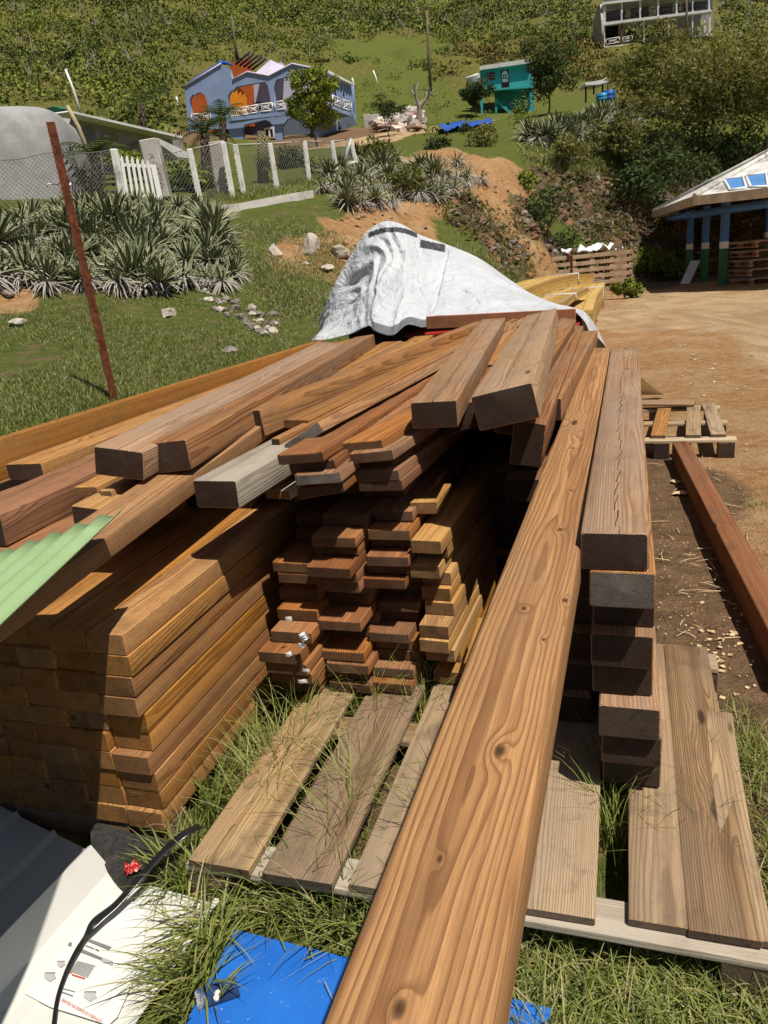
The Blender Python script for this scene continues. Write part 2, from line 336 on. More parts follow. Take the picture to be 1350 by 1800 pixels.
cp(0, -250, 330, 'h'); cp(700, -250, 380, 'h'); cp(1400, -250, 370, 'h'); cp(2000, -150, 250, 'h'); cp(-700, -100, 250, 'h'); cp(-900, 200, 60, 'h')
CPA = np.array([c[:3] for c in CP])
def plr(x, y):
    r = np.sqrt(x * x + y * y) + 1e-6
    return np.arctan2(x, y), np.log(np.maximum(r, .4)), r
ca, cl, crr = plr(CPA[:, 0], CPA[:, 1])
AX = 3.2
X0 = np.stack([ca * AX, cl * 1.6], 1)
def kern(d2): return np.where(d2 > 1e-12, .5 * d2 * np.log(d2 + 1e-12), 0)
def dist2(P, Q): return ((P[:, None, :] - Q[None, :, :]) ** 2).sum(2)
nC = len(X0); K = kern(dist2(X0, X0)) + np.eye(nC) * .004
Pm = np.concatenate([np.ones((nC, 1)), X0], 1)
S = np.block([[K, Pm], [Pm.T, np.zeros((3, 3))]])
sol = np.linalg.solve(S, np.concatenate([CPA[:, 2] / np.maximum(crr, 1.), np.zeros(3)]))
KC = {'g': 0, 'd': 1, 's': 2, 'k': 3, 'h': 4, 'r': 5, 'l': 6}
kk = np.array([KC[c[3]] for c in CP])
def height(x, y, fine=True):
    x = np.atleast_1d(np.asarray(x, float)); y = np.atleast_1d(np.asarray(y, float))
    out = np.empty_like(x)
    for s in range(0, len(x), 4000):
        a, l, r = plr(x[s:s + 4000], y[s:s + 4000]); Q = np.stack([a * AX, l * 1.6], 1)
        q = kern(dist2(Q, X0)) @ sol[:nC] + sol[nC] + Q @ sol[nC + 1:]
        z = q * np.maximum(r, 1.)
        # the yard is level
        flat = np.clip((r - 3.) / 4., 0, 1); yard = yardmask(x[s:s + 4000], y[s:s + 4000])
        z = z * (1 - yard)
        out[s:s + 4000] = z
    return out
def sst(t): t = np.clip(t, 0, 1); return t * t * (3 - 2 * t)
def yardmask(x, y):
    # level yard: right of a line running from the lumber to the bank foot, and everything close
    bx = np.interp(y, [-9, 3.2, 6, 10, 16, 20, 23, 26], [-9, -1.6, -.9, .6, 2.2, 4.2, 7.0, 20])
    m = sst((x - bx) / 1.2 + .5) * sst((25.2 - y) / 1.5) * sst((30 - np.hypot(x, y)) / 3.)
    near = sst((2.6 - np.hypot(x, y)) / 1.)
    return np.maximum(m, np.maximum(near, sst((-y) / 1. + .5)))
def kinds(x, y):
    a, l, r = plr(x, y); Q = np.stack([a * AX, l * 1.6], 1); W = np.zeros((len(x), 7))
    for s in range(0, len(x), 4000):
        w = 1 / (dist2(Q[s:s + 4000], X0) + .0008) ** 2.0
        for k in range(7): W[s:s + 4000, k] = w[:, kk == k].sum(1)
    return W / W.sum(1, keepdims=True)
def fbm(x, y, sc_, oc=4, seed=0):
    rg = np.random.default_rng(seed); o = 0; am = 1
    for i in range(oc):
        for j in range(3):
            th = rg.uniform(0, 6.28); ph = rg.uniform(0, 6.28); f = sc_ * rg.uniform(.7, 1.3)
            o = o + am * np.sin((x * math.cos(th) + y * math.sin(th)) * f + ph + 1.7 * np.sin((x * math.sin(th) - y * math.cos(th)) * f * .7 + ph * 2)) / 3
        sc_ *= 2.03; am *= .5
    return o
AA = np.concatenate([np.linspace(-math.pi, -.85, 26)[:-1], np.linspace(-.85, .85, 420), np.linspace(.85, math.pi, 26)[1:]])
LR = np.concatenate([np.linspace(math.log(.25), math.log(4), 60)[:-1], np.linspace(math.log(4), math.log(60), 330)[:-1], np.linspace(math.log(60), math.log(520), 160)])
ga_, gl_ = np.meshgrid(AA, LR); gr = np.exp(gl_); gx = (gr * np.sin(ga_)).ravel(); gy = (gr * np.cos(ga_)).ravel()
gz = height(gx, gy); W = kinds(gx, gy); ym = yardmask(gx, gy)
rr_ = np.hypot(gx, gy)
bank = W[:, 5]; dirt = W[:, 1] * (1 - ym); hill = W[:, 4]
rough = fbm(gx, gy, 2.2, 5, 3); rough2 = fbm(gx, gy, .5, 4, 5)
gz = gz + np.clip(rr_ - 9, 0, 6) / 6 * (1 - ym) * (rough * (.03 + .38 * bank + .16 * dirt)) + np.clip(rr_ - 50, 0, 80) / 80 * rough2 * .9 * (1 - ym) + .008 * fbm(gx, gy, 5., 3, 8) * np.clip(rr_ - 2.5, 0, 1)
GZ = gz.reshape(gr.shape)
def hgt(x, y):
    a = math.atan2(x, y); l = math.log(max(math.hypot(x, y), .26))
    i = int(np.clip(np.searchsorted(LR, l) - 1, 0, len(LR) - 2)); j = int(np.clip(np.searchsorted(AA, a) - 1, 0, len(AA) - 2))
    u = (l - LR[i]) / (LR[i + 1] - LR[i]); v = (a - AA[j]) / (AA[j + 1] - AA[j]); u = min(max(u, 0), 1)
    return float(GZ[i, j] * (1 - u) * (1 - v) + GZ[i + 1, j] * u * (1 - v) + GZ[i, j + 1] * (1 - u) * v + GZ[i + 1, j + 1] * u * v)
def gp(px, py, y0=2.5, y1=480.):
    """where the sight line through this spot of the picture meets the terrain beyond distance y0"""
    d = ray(px, py); d = d / d.y; y = y0; prev = None
    while y < y1:
        p = CAM + d * y; e = p.z - hgt(p.x, p.y)
        if e <= 0:
            if prev is not None:
                a, b = prev, y
                for _ in range(12):
                    m_ = (a + b) / 2; q = CAM + d * m_
                    if q.z - hgt(q.x, q.y) <= 0: b = m_
                    else: a = m_
                y = b
            p = CAM + d * y; return Vector((p.x, p.y, hgt(p.x, p.y)))
        prev = y; y *= 1.01
    p = CAM + d * y1; return Vector((p.x, p.y, hgt(p.x, p.y)))
n1, n2 = gr.shape
idx = np.arange(n1 * n2).reshape(n1, n2)
fq = np.stack([idx[:-1, :-1], idx[:-1, 1:], idx[1:, 1:], idx[1:, :-1]], -1).reshape(-1, 4)
tv = np.stack([gx, gy, gz], 1)
c1 = np.stack([W[:, 1], W[:, 2], W[:, 3]], 1); c2 = np.stack([W[:, 4], W[:, 5], W[:, 6]], 1)
gme = np_mesh('ground', tv, fq, True, {'soilmap': c1, 'soilmap2': c2})
cb = bpy.data.meshes.new('x')
g = G('terrain'); P = g.geo()
a1 = g.n('SeparateColor', {0: g.n('Attribute', attribute_name='soilmap').outputs['Color']}); a2 = g.n('SeparateColor', {0: g.n('Attribute', attribute_name='soilmap2').outputs['Color']})
def brk(w, n, k=.9): return g.m('MULTIPLY', g.m('SUBTRACT', g.m('ADD', w, g.m('MULTIPLY', g.m('SUBTRACT', n, .5), k)), .38), 4., clamp=True)
nA_ = g.noise(P, 1.3, 6, .65); nB_ = g.noise(P, 9., 5, .7); nC_ = g.noise(P, 60., 4, .7); nD_ = g.noise(P, .25, 4, .6); nE_ = g.noise(P, 3.3, 5, .7)
grass = g.mix(g.ramp(nB_, [(.3, 0.0), (.7, 1.0)]), (.06, .08, .014), (.125, .15, .028))
grass = g.mix(g.ramp(nE_, [(.5, 0.0), (.66, .75)]), grass, (.15, .12, .055))
grass = g.mix(g.ramp(nD_, [(.45, 0.0), (.65, .55)]), grass, (.10, .105, .02))
lawn = g.mix(g.ramp(nB_, [(.32, 0.0), (.7, 1.0)]), (.065, .08, .018), (.13, .15, .035))
lawn = g.mix(g.ramp(nE_, [(.52, 0.0), (.64, .85)]), lawn, (.19, .13, .075))
dirtc = g.mix(g.ramp(nB_, [(.3, 0.0), (.7, 1.0)]), (.25, .125, .05), (.46, .27, .125))
dirtc = g.mix(g.ramp(nA_, [(.45, 0.0), (.7, .8)]), dirtc, (.46, .32, .18))
sand = g.mix(g.ramp(nA_, [(.35, 0.0), (.65, 1.0)]), (.40, .25, .125), (.58, .42, .255))
rut = g.noise(g.vm('MULTIPLY', P, (1.6, .22, 1.)), 1.6, 4, .6)
sand = g.mix(g.ramp(rut, [(.48, 0.0), (.62, .55)]), sand, (.31, .20, .11))
sand = g.mix(g.ramp(g.noise(P, 28., 3, .8), [(.6, 0.0), (.7, .6)]), sand, (.55, .46, .34))
sand = g.mix(g.ramp(nC_, [(.4, .25), (.6, 0.0)]), sand, (.22, .14, .08))
soil = g.mix(g.ramp(nB_, [(.3, 0.0), (.7, 1.0)]), (.10, .06, .034), (.24, .15, .085))
soil = g.mix(g.ramp(nC_, [(.62, 0.0), (.7, .7)]), soil, (.34, .25, .15))
vr = g.n('TexVoronoi', {'Vector': P, 'Scale': 1.9}, feature='DISTANCE_TO_EDGE'); vr2 = g.n('TexVoronoi', {'Vector': g.vm('ADD', P, g.vm('MULTIPLY', g.n('TexNoise', {'Vector': P, 'Scale': 2.5, 'Detail': 3.}).outputs['Color'], (.9, .9, .9))), 'Scale': 2.6}, feature='F1')
rock = g.mix(vr2.outputs['Color'], (.07, .05, .033), (.21, .155, .105))
rock = g.mix(g.ramp(nB_, [(.35, .85), (.7, 0.0)]), rock, (.09, .055, .032))
rock = g.mix(g.ramp(nE_, [(.55, 0.0), (.62, .8)]), rock, (.32, .17, .07))
rock = g.mix(g.ramp(nA_, [(.5, 0.0), (.6, .6)]), rock, (.06, .07, .02))
hillc = g.mix(g.ramp(nE_, [(.35, 0.0), (.65, 1.0)]), (.06, .062, .014), (.16, .15, .035))
hillc = g.mix(g.ramp(nA_, [(.56, 0.0), (.66, .8)]), hillc, (.16, .11, .055))
c = grass
c = g.mix(brk(a2.outputs[0], nA_), c, hillc)
c = g.mix(brk(a2.outputs[2], nE_), c, lawn)
c = g.mix(brk(g.m('ADD', g.m('ADD', a1.outputs[0], a1.outputs[1]), g.m('MULTIPLY', a1.outputs[2], .9)), nE_, .9), c, dirtc)
c = g.mix(brk(a1.outputs[1], nA_, .5), c, sand)
c = g.mix(brk(a1.outputs[2], nE_, .8), c, soil)
c = g.mix(brk(a2.outputs[1], nE_, .9), c, rock)
g.bump(g.m('ADD', g.m('ADD', nC_, g.m('MULTIPLY', nB_, 2.)), g.m('MULTIPLY', vr2.outputs['Distance'], g.m('MULTIPLY', a2.outputs[1], 6.))), .9, .035)
g.bsdf.inputs['Specular IOR Level'].default_value = .1
ground = link('ground', gme, [g.out(c, .95)]); ground['kind'] = 'structure'
# ================================================================ LUMBER
def profile(w, h, bev, grooves=0):
    pr = []
    for cx, cz, a0 in ((w / 2 - bev, -bev, 0), (-w / 2 + bev, -bev, 90), (-w / 2 + bev, -h + bev, 180), (w / 2 - bev, -h + bev, 270)):
        if grooves and a0 == 90:
            x0 = w / 2 - bev * 1.6; x1 = -w / 2 + bev * 1.6; k = grooves * 2
            for i in range(k + 1): pr.append((x0 + (x1 - x0) * i / k, 0 if i % 2 == 0 else -.0042))
        for j in range(4):
            a = R(a0 + 30 * j); pr.append((cx + bev * math.cos(a), cz + bev * math.sin(a)))
    return pr
def board_mesh(name, Lg, w, h, bev=.004, bow=.004, seed=0, grooves=0, cup=0.0):
    r = random.Random(seed); pr = profile(w, h, bev, grooves); n = len(pr)
    N = max(3, int(Lg / .22)); ys = [0, bev * .6] + [Lg * i / N for i in range(1, N)] + [Lg - bev * .6, Lg]
    b1, b2, ph = r.uniform(-1, 1) * bow, r.uniform(-1, 1) * bow, r.uniform(0, 6); tw = r.uniform(-1, 1) * .012
    off = Vector((r.random() * 99, r.random() * 9, 0)); vs = []
    for i, y in enumerate(ys):
        e = bev * .5 if i in (0, len(ys) - 1) else 0
        dx = b1 * math.sin(math.pi * y / Lg) * 2 + b2 * .5 * math.sin(2 * math.pi * y / Lg); dz = b2 * math.sin(math.pi * y / Lg)
        for (x, z) in pr:
            x2 = x * (1 - 2 * e / w); z2 = -h / 2 + (z + h / 2) * (1 - 2 * e / h); an = tw * (y / Lg - .5)
            nn = mnoise.noise(Vector((x * 14, y * 3.1, z * 14)) + off) * .0011
            vs.append((x2 + dx - (z2 + h / 2) * an + nn, y, z2 + dz + x2 * an + nn + cup * (x / w) ** 2))
    K = len(ys); me = bpy.data.meshes.new(name)
    fs = [[i * n + k, i * n + (k + 1) % n, (i + 1) * n + (k + 1) % n, (i + 1) * n + k] for i in range(K - 1) for k in range(n)]
    fs = [f[::-1] for f in fs] + [list(range(n)), list(range((K - 1) * n, K * n))[::-1]]
    me.from_pydata(vs, [], fs); me.polygons[-1].material_index = 1; me.polygons[-2].material_index = 1
    me.polygons.foreach_set('use_smooth', [True] * (len(fs) - 2) + [False] * 2)
    me.update()
    try: me.set_sharp_from_angle(angle=R(40))
    except Exception: pass
    return me
BN = [0]
def place(near, far, roll=0.0):
    d = (far - near); Lg = d.length; y = d.normalized()
    x = y.cross(Z).normalized(); z = x.cross(y)
    if roll: x, z = x * math.cos(roll) - z * math.sin(roll), z * math.cos(roll) + x * math.sin(roll)
    return Matrix(((x.x, y.x, z.x, near.x), (x.y, y.y, z.y, near.y), (x.z, y.z, z.z, near.z), (0, 0, 0, 1))), Lg
def board(name, label, cat, near, far, w, h, mats, group=None, roll=0, bev=.005, bow=.004, grooves=0, parent=None, cup=0):
    """a sawn timber; near/far are the middles of its top face's two ends"""
    BN[0] += 1; mw, Lg = place(near, far, R(roll))
    me = board_mesh(name, Lg, w, h, bev, bow, BN[0] * 13 + 5, grooves, cup)
    if parent is None:
        o = link(name, me, mats, None, mw); tag(o, label, cat, group)
    else: o = child(name, me, mats, parent, parent.matrix_world.inverted() @ mw if False else mw)
    return o
ORD = ['top', 'second', 'third', 'fourth', 'fifth', 'sixth', 'seventh', 'eighth', 'ninth', 'tenth', 'eleventh', 'twelfth', 'thirteenth', 'fourteenth', 'fifteenth', 'sixteenth', 'seventeenth', 'eighteenth', 'nineteenth', 'twentieth']
def nth(k, n): return 'topmost' if k == 0 else ('bottommost' if k == n - 1 else ORD[k] + ' from top')

# ---- front pallet -------------------------------------------------
def mats(a, b): return [M[a], M[b]]
fp = empty('pallet', uvz(1.86, -.35, 0)); tag(fp, 'large weathered pallet in front with grass growing between its slats, under the lumber', 'pallet')
base_inv = Matrix.Translation(-fp.location)
def pslat(name, near, far, w, h, mt, par, inv, **k):
    BN[0] += 1; mw, Lg = place(near, far, R(k.get('roll', 0)))
    return child(name, board_mesh(name, Lg, w, h, .003, .003, BN[0] * 7 + 1, 0), mt, par, inv @ mw)
for (pl, pr_) in (((330, 1512), (438, 1530)), ((458, 1535), (586, 1553)), ((612, 1556), (742, 1572)), ((775, 1575), (890, 1592)), ((925, 1600), (1046, 1612)), ((1106, 1624), (1236, 1628))):
    a = Pz(*pl, .128); b = Pz(*pr_, .128); c = (a + b) / 2; u0 = c.dot(U); v0 = c.dot(V)
    pslat('slat', uvz(u0, v0, .128 + rng.uniform(0, .004)), uvz(2.46 + rng.uniform(-.02, .02), v0 + rng.uniform(-.012, .012), .128), min((b - a).length, .175), .02, mats('pallet', 'pallet_end'), fp, base_inv)
pslat('slat', Pz(1275, 1644, .132), Pz(1204, 1135, .132), .135, .021, mats('pallet', 'pallet_end'), fp, base_inv)
for u0, m in ((1.30, 'grey'), (1.86, 'pallet'), (2.41, 'pallet')):
    pslat('rail', uvz(u0, -1.0, .1065), uvz(u0, .29, .1065), .095, .02, [M[m], M['pallet_end']], fp, base_inv)
    for v0 in (-.95, -.36, .24):
        pslat('block', uvz(u0 - .045, v0, .086), uvz(u0 + .05, v0, .086), .10, .068, mats('pallet', 'pallet_end'), fp, base_inv)
for v0 in (-.95, -.36, .24):
    pslat('runner', uvz(1.25, v0, .018), uvz(2.46, v0, .018), .095, .018, mats('pallet', 'pallet_end'), fp, base_inv)
board('loose_plank', 'long split plank with nail holes lying on the far right edge of the front pallet', 'plank', Pz(1325, 1650, .131), Pz(1262, 1250, .131), .075, .019, mats('pallet', 'pallet_end'))

# ---- right column: stacked thick beams -----------------------------
G1 = 'thick beams stacked in the right-hand column'
rb = [(1.70, 0.022, .089), (1.66, .020, .089), (1.64, .014, .089), (1.69, -.003, .089), (1.66, -.005, .089), (1.70, -.002, .089), (1.61, -.006, .089)]
zb = .132
for k, (u0, v0, h) in enumerate(rb):
    n = len(rb) + 1; i = n - 1 - k
    z1 = zb + h
    top = k == len(rb) - 1
    lab = ('beam with a pale grey ringed sawn end, just under the topmost beam of the right-hand column' if top else
           'thick dark-ended beam, %s in the right-hand column' % nth(i, n))
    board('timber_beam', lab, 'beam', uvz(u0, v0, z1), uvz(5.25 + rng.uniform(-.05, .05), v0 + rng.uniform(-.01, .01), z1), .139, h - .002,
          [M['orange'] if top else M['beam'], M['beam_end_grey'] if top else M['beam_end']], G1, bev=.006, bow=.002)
    zb = z1
board('timber_beam', 'brown beam with a long jagged split along its top, topmost in the right-hand column', 'beam', Pz(1080, 936, zb + .09), Pz(1097, 611, zb + .09), .142, .088, mats('beam_crack', 'beam_end'), G1, bev=.007, bow=.001)
RT = zb + .09
# second column hidden behind the big leaning beam
G2 = 'thick beams in the shaded column left of the right-hand one'
zb = .132
for k in range(6):
    z1 = zb + .089; u0 = (1.95, 1.98, 2.0, 2.04, 2.02, 2.1)[k]
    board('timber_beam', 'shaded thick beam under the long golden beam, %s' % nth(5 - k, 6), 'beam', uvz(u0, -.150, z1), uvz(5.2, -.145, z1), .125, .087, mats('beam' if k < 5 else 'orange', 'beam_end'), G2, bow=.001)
    zb = z1
# the big golden beam reaching over the camera's feet
bn_, bf_ = Pz(640, 2050, .80), Pz(1061, 611, .828)
mwi = place(bn_, bf_)[0].inverted(); kn = []
for (x, y, k_) in ((878, 1312, .010), (993, 1052, .007), (921, 1066, .006), (984, 930, .007), (1003, 862, .005), (772, 1500, .004), (1008, 790, .005), (700, 1760, .007), (955, 1120, .004)):
    q = mwi @ Pz(x, y, .81); kn.append((q.x, q.y, k_))
M['big'] = wood('golden_brown_wood', (.55, .30, .115), (.19, .082, .027), (.28, .17, .09), .3, .0040, contrast=1.05, stain=.12, knots=kn, off0=(.012, 3.3, .062), fin_=.45)
board('long_beam', 'long golden brown beam with knots running from the stack to the near foreground', 'beam', bn_, bf_, .150, .095, mats('big', 'beam_end'), bev=.010, bow=.0)

# ---- middle column of beams (M) -------------------------------------
G3 = 'beams in the middle column behind the golden beam'
zb = .132
mrows = [(2.95, -.50, .139), (2.88, -.49, .139), (2.93, -.47, .139), (2.90, -.45, .139), (2.98, -.43, .139), (2.80, -.39, .139)]
for k, (u0, v0, w) in enumerate(mrows):
    z1 = zb + .089
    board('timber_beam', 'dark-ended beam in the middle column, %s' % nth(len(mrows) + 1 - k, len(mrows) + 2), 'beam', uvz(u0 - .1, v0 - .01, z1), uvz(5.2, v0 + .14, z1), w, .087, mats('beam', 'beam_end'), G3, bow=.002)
    zb = z1
pa, pb = Pu(922, 842, 2.62), Pz(1030, 612, .745)
board('timber_beam', 'brown beam second from top in the middle column with a wide dark end', 'beam', pa, pb, .139, .087, mats('beam', 'beam_end'), G3)
pa, pb = Pu(925, 793, 2.72), Pz(1028, 603, .83)
board('timber_post', 'square brown post on top of the middle column beside the golden beam', 'post', pa, pb, .092, .089, mats('beam', 'beam_end'), G3)
for k, (px, py, u0) in enumerate([(880, 955, 3.05), (866, 1000, 3.1), (856, 1045, 3.1), (850, 1095, 3.1), (822, 838, 3.3)]):
    p = Pu(px, py, u0)
    board('timber_post', 'shaded square post end in the dark gap left of the middle column, %s' % (nth(k, 5) if k < 4 else 'highest one'), 'post', p, p + U * 2, .09, .088, mats('beam', 'beam_end'), 'posts in the dark gap')

# ---- left stack A ---------------------------------------------------
G4 = 'sawn boards in the big left stack'
nA = 10; hA = .0575; z0 = .068
cols_ = ['outermost right', 'second from right', 'third from right', 'fourth from right', 'fifth from right']
for k in range(nA):
    vr = -1.142 + rng.uniform(-.005, .005)
    for c in range(5):
        w = .114 + rng.uniform(-.003, .003)
        u0 = 1.385 + rng.uniform(-.007, .007) + (.012 if c == 0 and k in (4, 5) else 0)
        zt = z0 + hA * (k + 1)
        board('timber_board', 'orange-brown board in the big left stack, %s, %s column' % (nth(nA - 1 - k, nA), cols_[c]), 'board',
              uvz(u0, vr - w / 2 - (.0 if c else .0), zt), uvz(4.6 + rng.uniform(-.05, .05), vr - w / 2 - .0, zt), w - .003, hA - .002, mats('orange', 'orange_end'), G4, bev=.003, bow=.0015)
        vr -= w + .001
ZA = z0 + hA * nA

# ---- decking stacks (D) ----------------------------------------------
G5 = 'grooved decking boards stacked in the middle'
def deckcol(name, v0, zstart, n, h, w, us, uf, group, mt, g, vj=.012, fr=0.0, lab='%s'):
    z = zstart; out = []
    for k in range(n):
        z += h; u0 = us(k)
        v = v0 + rng.uniform(-vj, vj); ya = rng.uniform(-.02, .02)
        out.append(board('decking_board' if g else 'timber_board', lab % nth(n - 1 - k, n), 'board', uvz(u0, v, z), uvz(uf, v + ya + fr, z), w, h - .003, mt, group, bev=.003, bow=.0015, grooves=g))
    return z
prot = {0: 1.97, 1: 1.99, 2: 1.98, 3: 2.06, 4: 2.02, 5: 2.07, 6: 2.0, 7: 2.07, 8: 2.06, 9: 2.00, 10: 2.03, 11: 2.0, 12: 2.05, 13: 2.02}
z = deckcol('d', -.99, .132, 8, .041, .138, lambda k: (1.98, 1.96, 1.90, 1.88, 1.87, 1.93, 2.0, 2.06)[k], 5.0, G5, mats('deck', 'deck_end'), 0, lab='reddish board of the left decking column near the ground, %s')
zl = deckcol('d', -.985, z, 5, .037, .138, lambda k: (2.12, 2.02, 2.02, 2.2, 2.25)[k], 5.0, G5, mats('deck', 'deck_end'), 15, lab='decking board in the upper half of the left decking column, %s')
z = deckcol('d', -.842, .132, 15, .0375, .142, lambda k: (2.0, 2.02, 1.99, 2.0, 2.1, 2.12, 1.99, 2.1, 2.1, 2.03, 2.02, 1.97, 2.06, 2.03, 2.12)[k], 5.0, G5, mats('deck', 'deck_end'), 15, lab='decking board in the middle decking column, %s')
zm = z
z = deckcol('d', -.70, .132, 15, .0375, .135, lambda k: (2.02, 2.05, 2.1, 2.1, 2.07, 2.16, 2.14, 2.2, 2.2, 2.07, 2.1, 2.07, 2.14, 2.1, 2.17)[k], 5.0, G5, mats('deck', 'deck_end'), 15, lab='decking board in the right decking column, %s')
zr = z
# upper decking, fanned a little
for k in range(3):
    board('decking_board', 'shaded decking board set back under the fanned decking, %s' % nth(2 - k, 3), 'board', uvz(2.32, -.92, zm + .037 * (k + 1)), uvz(5, -.9, zm + .037 * (k + 1)), .14, .034, mats('deck', 'deck_end'), G5, grooves=15)
    board('decking_board', 'shaded decking board right of the set back ones, %s' % nth(2 - k, 3), 'board', uvz(2.3, -.76, zr + .037 * (k + 1)), uvz(5, -.7, zr + .037 * (k + 1)), .14, .034, mats('deck', 'deck_end'), G5, grooves=15)
def facebd(pl, pr_, u0, farpx, zf, h, mt, lab, w=None, name='decking_board', cat='board', group=G5, grooves=15, roll=None, **k):
    a = Pu(*pl, u0); b = Pu(*pr_, u0 + (.0)); w = w or (b - a).length
    near = (a + b) / 2; rl = -math.degrees(math.atan2((b - a).z, math.hypot((b - a).x, (b - a).y))) if roll is None else roll
    return board(name, lab, cat, near, Pz(*farpx, zf), w, h, mt, group, roll=rl, grooves=grooves, **k)
dk = mats('deck', 'deck_end')
facebd((520, 860), (602, 845), 1.96, (930, 560), .84, .034, dk, 'fourth decking board down in the upper left fan, darker end')
facebd((516, 835), (598, 828), 1.94, (925, 560), .88, .034, mats('beam', 'beam_end_grey'), 'grey-ended decking board third down in the upper left fan', )
facebd((506, 816), (588, 806), 1.98, (920, 560), .91, .032, dk, 'second decking board down in the upper left fan')
facebd((485, 800), (568, 792), 1.95, (915, 560), .95, .032, dk, 'topmost short-looking decking board in the upper left fan')
for i, (l, r_, u0, zf) in enumerate([((626, 846), (710, 842), 2.06, .79), ((622, 828), (702, 824), 2.06, .825), ((614, 812), (692, 808), 2.10, .86), ((610, 798), (692, 788), 2.04, .90), ((594, 780), (675, 770), 2.08, .94), ((578, 756), (648, 755), 2.28, .945)]):
    facebd(l, r_, u0, (985, 585), zf, .034, dk if i != 3 else mats('beam', 'deck_end'), 'decking board in the upper right fan beside the two cracked beams, %s' % nth(5 - i, 6), w=.14)
# ---- yellow 2x4 column (E) ---------------------------------------------
G6 = 'yellow-brown two by four boards at the right of the decking'
z = .132
eu = [(2.10, -.53), (2.16, -.545), (2.08, -.545), (2.05, -.555), (2.06, -.555), (2.13, -.55), (2.14, -.56), (2.16, -.56), (2.10, -.58), (2.16, -.565), (2.08, -.565)]
for k, (u0, v0) in enumerate(eu):
    z += .0455
    board('timber_board', 'yellow-brown two by four in the narrow column right of the decking, %s' % nth(len(eu) + 0 - k, len(eu) + 1), 'board', uvz(u0, v0 - .005, z), uvz(5, v0 + .1, z), .095, .043, mats('yellow', 'yellow_end'), G6, bow=.002, bev=.003)
ze = z
board('timber_board', 'bright yellow short block topmost on the narrow two by four column', 'board', Pu(744, 882, 2.22), Pu(775, 846, 2.62), .089, .04, mats('yellow', 'yellow_end'), G6, bow=0)
board('timber_board', 'yellow board standing on edge against the foot of the narrow two by four column', 'board', Pz(826, 1165, .30), Pz(850, 1085, .32), .038, .165, mats('yellow', 'yellow_end'), G6, bow=0)
# hidden body of lumber that carries the fan of beams
G7 = 'shaded boards layered between the left stack and the beams on top'
for k in range(3):
    for j in range(6):
        board('timber_board', 'shaded layer board under the top beams, %s, %s from the left' % (nth(2 - k, 3), ['first', 'second', 'third', 'fourth', 'fifth', 'sixth'][j]), 'board',
              uvz(2.3 + rng.uniform(-.06, .1), -1.90 + j * .142, ZA + .06 * (k + 1)), uvz(5.0, -1.90 + j * .142, ZA + .06 * (k + 1)), .139, .058, mats('beam', 'beam_end'), G7, bow=.001)
# ---- beams fanned over the top ---------------------------------------------
G8 = 'long beams laid loose over the top of the lumber'
def tb(name, lab, n, nz, f, fz, w, h, mt, roll=0, bow=.003, cat='beam', bev=.006):
    return board(name, lab, cat, Pz(*n, nz), Pz(*f, fz), w, h, mt, G8, roll=roll, bow=bow, bev=bev)
tb('timber_beam', 'dark-ended cracked beam left of the tilted one, atop the middle', (762, 705), 1.03, (867, 560), 1.04, .139, .082, mats('beam_crack', 'beam_end'), bow=.001)
tb('timber_beam', 'tilted grey-brown beam with a rough dark end, highest on the pile', (881, 684), 1.075, (951, 548), 1.07, .172, .102, mats('beam_grey', 'beam_end'), roll=-11, bow=.001)
tb('timber_beam', 'knot-ended beam hidden beneath the two cracked beams', (805, 712), .955, (925, 575), .955, .139, .089, mats('beam', 'beam_end'), roll=-14, bow=.001)
tb('timber_beam', 'brown beam leaning on its edge right of the tilted grey beam, upper one', (905, 690), 1.0, (1000, 560), 1.0, .089, .14, mats('beam', 'beam_end'), roll=12, bow=.001)
tb('timber_beam', 'brown beam on its edge left of the square post, lower one', (932, 742), .93, (1012, 572), .93, .10, .14, mats('beam', 'beam_end'), roll=8, bow=.001)
tb('timber_beam', 'orange beam end peeking between the two cracked beams', (800, 660), .97, (900, 568), .97, .12, .06, mats('orange', 'beam_end'), bow=.001)
tb('timber_beam', 'orange joist lying between the cracked beams, right one', (860, 640), .965, (930, 568), .965, .09, .06, mats('orange', 'beam_end'), bow=.001)
tb('timber_beam', 'grey-brown beam with a dark tilted end, left one of the pair above the big left stack', (208, 789), 1.0, (582, 602), .99, .15, .085, mats('beam_crack', 'beam_end'), roll=9)
tb('timber_beam', 'brown beam with a dark end and sunlit side, right one of the pair above the big left stack', (291, 776), .995, (640, 590), .99, .125, .092, mats('beam', 'beam_end'), roll=-4)
tb('timber_beam', 'long brown beam running under the dark-ended cracked beam to the far end', (436, 722), .97, (848, 563), 1.0, .10, .10, mats('beam', 'beam_end'), roll=-6)
tb('timber_beam', 'silver grey beam end sticking out above the left stack', (376, 844), .905, (640, 700), .90, .139, .082, mats('grey', 'beam_end'), bow=0)
tb('plank', 'long plank standing on edge beside the silver grey beam end', (484, 771), .925, (905, 560), .97, .032, .13, mats('beam', 'beam_end'), roll=2, cat='plank', bev=.003)
tb('plank', 'tilted plank with a weathered grey end face right of the plank on edge', (528, 762), .95, (905, 568), .965, .15, .036, mats('beam', 'beam_end_grey'), roll=-30, cat='plank', bev=.003)
tb('plank', 'pale short board end poking out below the decking fan', (487, 862), .79, (600, 800), .79, .09, .028, mats('grey', 'yellow_end'), cat='plank', bow=0, bev=.002)
tb('board_orange', 'thin orange board between the long brown beam and the plank on edge', (520, 738), .94, (870, 572), .955, .10, .03, mats('orange', 'orange_end'), cat='plank', bev=.003)
bpy.data.objects['board_orange'].name = 'plank.900'
